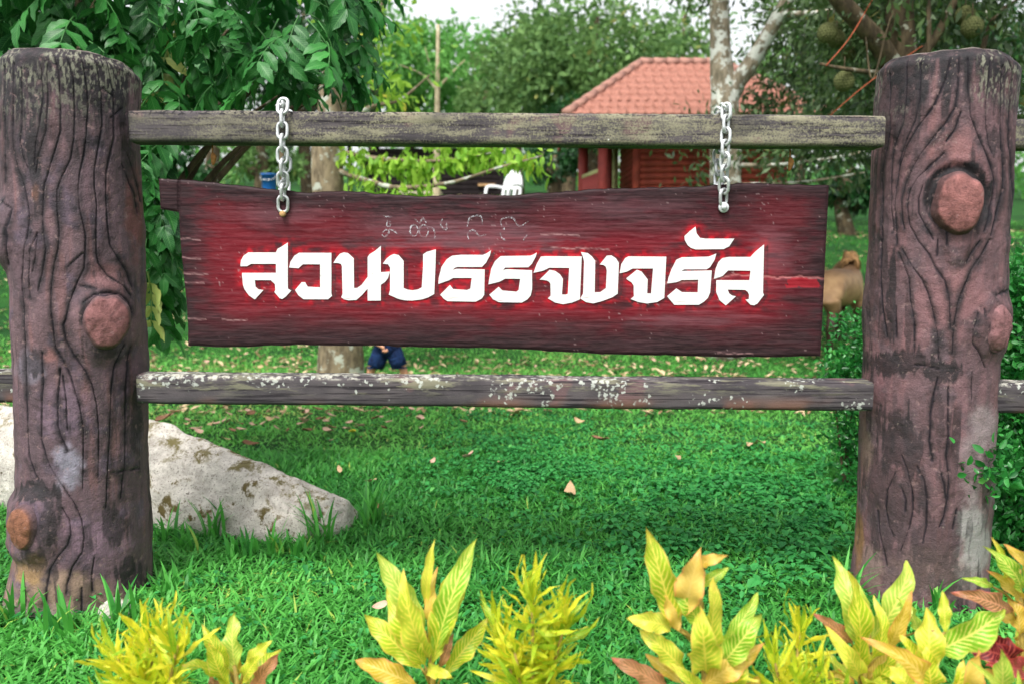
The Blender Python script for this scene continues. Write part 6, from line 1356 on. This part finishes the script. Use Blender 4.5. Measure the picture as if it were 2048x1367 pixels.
def horse():
    root = empty('horse', (0, 0, 0)); tag(root, 'tan horse with dark legs and shaggy blond mane turned away on the lawn', 'horse')
    J = [((0, 0, .86), (.27, .30)), ((.30, 0, .88), (.26, .28)), ((.52, 0, .92), (.22, .26)), ((-.32, 0, .90), (.26, .27)), ((-.58, 0, .93), (.24, .25)),      # 0 belly 1 ribs 2 shoulder 3 loin 4 croup
         ((.70, .04, 1.06), (.15, .19)), ((.86, .10, 1.16), (.11, .15)), ((.98, .18, 1.22), (.10, .12)), ((1.06, .32, 1.16), (.085, .10)), ((1.08, .46, 1.02), (.06, .07)), ((1.08, .52, .95), (.05, .055))]
    E = [(0, 1), (1, 2), (0, 3), (3, 4), (2, 5), (5, 6), (6, 7), (7, 8), (8, 9), (9, 10)]
    def leg(root_i, pts):
        prev = root_i
        for p, r in pts: J.append((p, r)); E.append((prev, len(J) - 1)); prev = len(J) - 1
    for s in (-1, 1):
        leg(2, [((.50, s * .13, .70), .11), ((.50, s * .14, .46), .06), ((.49, s * .14, .40), .058), ((.50, s * .14, .14), .038), ((.53, s * .14, .05), .045), ((.55, s * .14, .0), .055)])
        leg(4, [((-.60, s * .14, .74), .15), ((-.50, s * .15, .56), .095), ((-.66, s * .15, .38), .06), ((-.62, s * .15, .14), .04), ((-.58, s * .15, .05), .045), ((-.56, s * .15, .0), .055)])
    skinned('body', J, E, M_HORSE, 2, root)
    M_MANE = flat('horse_mane', lin(146, 112, 74), .8, .2, 0, .5, 14); rr = random.Random(9)
    mb = MB()
    for i in range(170):
        t = rr.random(); a = Vector((.60, .02, 1.24)).lerp(Vector((1.0, .18, 1.36)), t); sd = rr.choice((-1, -1, 1)); d = Vector((rr.gauss(-.02, .05), sd * rr.uniform(.05, .14), rr.uniform(-.20, -.05)))
        mb.tube(curve_pts([tuple(a), tuple(a + Vector((0, d.y * .6, .03))), tuple(a + d)], 5), [.011, .012, .010, .007, .002], 5)
    obj('mane', mb.mesh('mane', M_MANE), root)
    mb = MB()
    for i in range(26):
        x = rr.gauss(0, .03); y = rr.gauss(0, .03); mb.tube(curve_pts([(-.80, 0, 1.02), (-.90 + x, y, .8), (-.88 + 1.6 * x, 1.5 * y, .45), (-.86 + 2 * x, 2 * y, .28)], 7), [.02, .02, .018, .016, .012, .008, .002], 5)
    obj('tail', mb.mesh('tail', flat('horse_tail', lin(70, 50, 36), .8)), root)
    for s in (-1, 1):
        mb = MB(); mb.tube([(0, 0, 0), (.01, 0, .06), (.0, 0, .13)], [.035, .032, .004], 8, squash=(1, .6, 1)); e = obj('ear', mb.mesh('ear', M_HORSE), root); e.location = (1.0 + .02 * s, .20 + .07 * s, 1.30); e.rotation_euler = (.15 * s, .1, 0)
        V, Fc = ico(2); obj('eye', np_mesh('eye', V * .016, Fc, flat('dark_eye', (.01, .01, .01), .2, .5)), root, loc=(1.05 + s * .075, .33 + s * .03, 1.19))
    hd = R(90 - 40); x, y = P(1672, 640, 11.9).x, 11.9; root.location = (x, y, ter(x, y)); root.rotation_euler = (0, 0, hd)
horse()
def boy():
    f = G(776, 787); root = empty('person', (f.x, f.y, ter(f.x, f.y))); tag(root, 'child in navy shorts standing legs apart behind the lower rail', 'person')
    M_SKIN = flat('skin', lin(206, 150, 118), .55, .35, 0, .06, 20)
    J = [((0, 0, .52), (.10, .085)), ((0, .0, .64), (.10, .08)), ((0, 0, .76), (.11, .08)), ((0, .0, .84), (.05, .05)), ((0, -.01, .90), (.045, .05)), ((0, -.015, .985), (.075, .085)), ((0, -.01, 1.05), (.065, .075))]
    E = [(0, 1), (1, 2), (2, 3), (3, 4), (4, 5), (5, 6)]
    def chain_(i0, pts):
        p = i0
        for c, r in pts: J.append((c, r)); E.append((p, len(J) - 1)); p = len(J) - 1
        return p
    for s in (-1, 1): chain_(0, [((s * .07, 0, .46), .068), ((s * .12, -.01, .36), .058), ((s * .17, -.02, .27), .044), ((s * .19, .0, .18), .042), ((s * .205, .01, .07), .028), ((s * .21, -.01, .03), .030), ((s * .23, -.09, .02), .026)])
    hand = chain_(2, [((-.12, 0, .80), .042), ((-.17, -.01, .70), .034), ((-.19, -.06, .62), .029), ((-.10, -.13, .56), .024), ((-.03, -.15, .525), .02), ((-.005, -.152, .50), .022)])
    hl = chain_(2, [((.12, 0, .80), .042), ((.19, .03, .70), .034), ((.20, -.02, .62), .029), ((.16, -.12, .66), .022), ((.13, -.15, .68), .022)])
    skinned('body', J, E, M_SKIN, 2, root)
    # fingers of both hands
    for (hx, hy, hz, dirv) in ((-.004, -.155, .495, Vector((.10, -.05, -1))), (.125, -.155, .685, Vector((-.8, -.2, .4)))):
        for k in range(4):
            o = Vector((-.018 + .012 * k, -.004 * k, 0)); L = (.026, .031, .029, .022)[k]; d = dirv.normalized(); mb = MB(); a = Vector((hx, hy, hz)) + o
            mb.tube([tuple(a), tuple(a + d * L * .55 + Vector((0, -.004, 0))), tuple(a + d * L + Vector((0, .006, 0)))], [.0068, .0062, .0048], 7); obj('finger', mb.mesh('finger', M_SKIN), root)
        a = Vector((hx + .02, hy - .008, hz + .008)); mb = MB(); mb.tube([tuple(a), tuple(a + Vector((.012, -.006, -.014))), tuple(a + Vector((.010, -.008, -.028)))], [.0075, .007, .005], 7); obj('thumb', mb.mesh('thumb', M_SKIN), root)
    # shorts
    t = NT('navy_cloth'); v = t.coord(); n = t.noise(v, 9, 3, .5, 1.5); M_SH = t.bsdf(t.mix(t.rng(n, .3, .7), lin(14, 24, 52), lin(28, 52, 92)), .85, .15, t.bump(n, .9, .03))
    mb = MB(); mb.tube([(0, 0, .60), (0, 0, .56), (0, 0, .49), (0, 0, .43), (0, -.005, .40)], [.125, .13, .142, .13, .06], 24, squash=(1, .8, 1))
    for s in (-1, 1): mb.tube([(s * .05, 0, .50), (s * .075, 0, .44), (s * .105, -.01, .36), (s * .128, -.015, .30), (s * .130, -.015, .292), (s * .128, -.015, .31)], [.085, .090, .090, .088, .084, .05], 22, rough=.06, seed=3 + s)
    obj('shorts', mb.mesh('shorts', M_SH), root)
    t = NT('shirt_cloth'); v = t.coord(); n = t.noise(v, 8, 3); M_T = t.bsdf(t.mix(n, lin(150, 160, 172), lin(178, 186, 196)), .85, .15, t.bump(n, .7, .03))
    mb = MB(); mb.tube([(0, 0, .55), (0, 0, .60), (0, 0, .70), (0, 0, .79), (0, 0, .835), (0, 0, .845)], [.138, .132, .122, .125, .085, .055], 24, squash=(1, .78, 1))
    for s in (-1, 1): mb.tube([(s * .08, 0, .80), (s * .13, 0, .78), (s * .165, 0, .71)], [.06, .056, .052], 14)
    obj('shirt', mb.mesh('shirt', M_T), root)
    # hair, face
    V, Fc = ico(4); W = V * np.array([.086, .094, .092]); k = (V[:, 2] < -.1) | ((V[:, 1] < -.45) & (V[:, 2] < .45)); W[k] *= .80; W += V * ((fbm(V[:, 0] * 9, V[:, 1] * 9, V[:, 2] * 9, 4, 2) - .5) * .012)[:, None]; obj('hair', np_mesh('hair', W, Fc, flat('black_hair', (.012, .01, .009), .5, .4)), root, loc=(0, -.005, 1.035))
    V, Fc = ico(2)
    for s in (-1, 1):
        obj('eye', np_mesh('eye', V * .0095, Fc, flat('child_eye', (.03, .02, .015), .2, .5)), root, loc=(s * .028, -.088, 1.01)); obj('ear', np_mesh('ear', V * np.array([.010, .018, .026]), Fc, M_SKIN), root, loc=(s * .078, 0, 1.0))
    obj('nose', np_mesh('nose', V * np.array([.010, .014, .012]), Fc, M_SKIN), root, loc=(0, -.098, .985)); obj('mouth', np_mesh('mouth', V * np.array([.02, .006, .005]), Fc, flat('lips', lin(168, 92, 84), .5)), root, loc=(0, -.090, .955))
    for s in (-1, 1):
        mb = MB(); mb.tube([(s * .205, .035, .02), (s * .215, -.02, .02), (s * .235, -.11, .018)], [.028, .034, .028], 10, squash=(1, 1, .6)); obj('sandal', mb.mesh('sandal', flat('sandal_rubber', (.05, .05, .06), .7)), root)
boy()
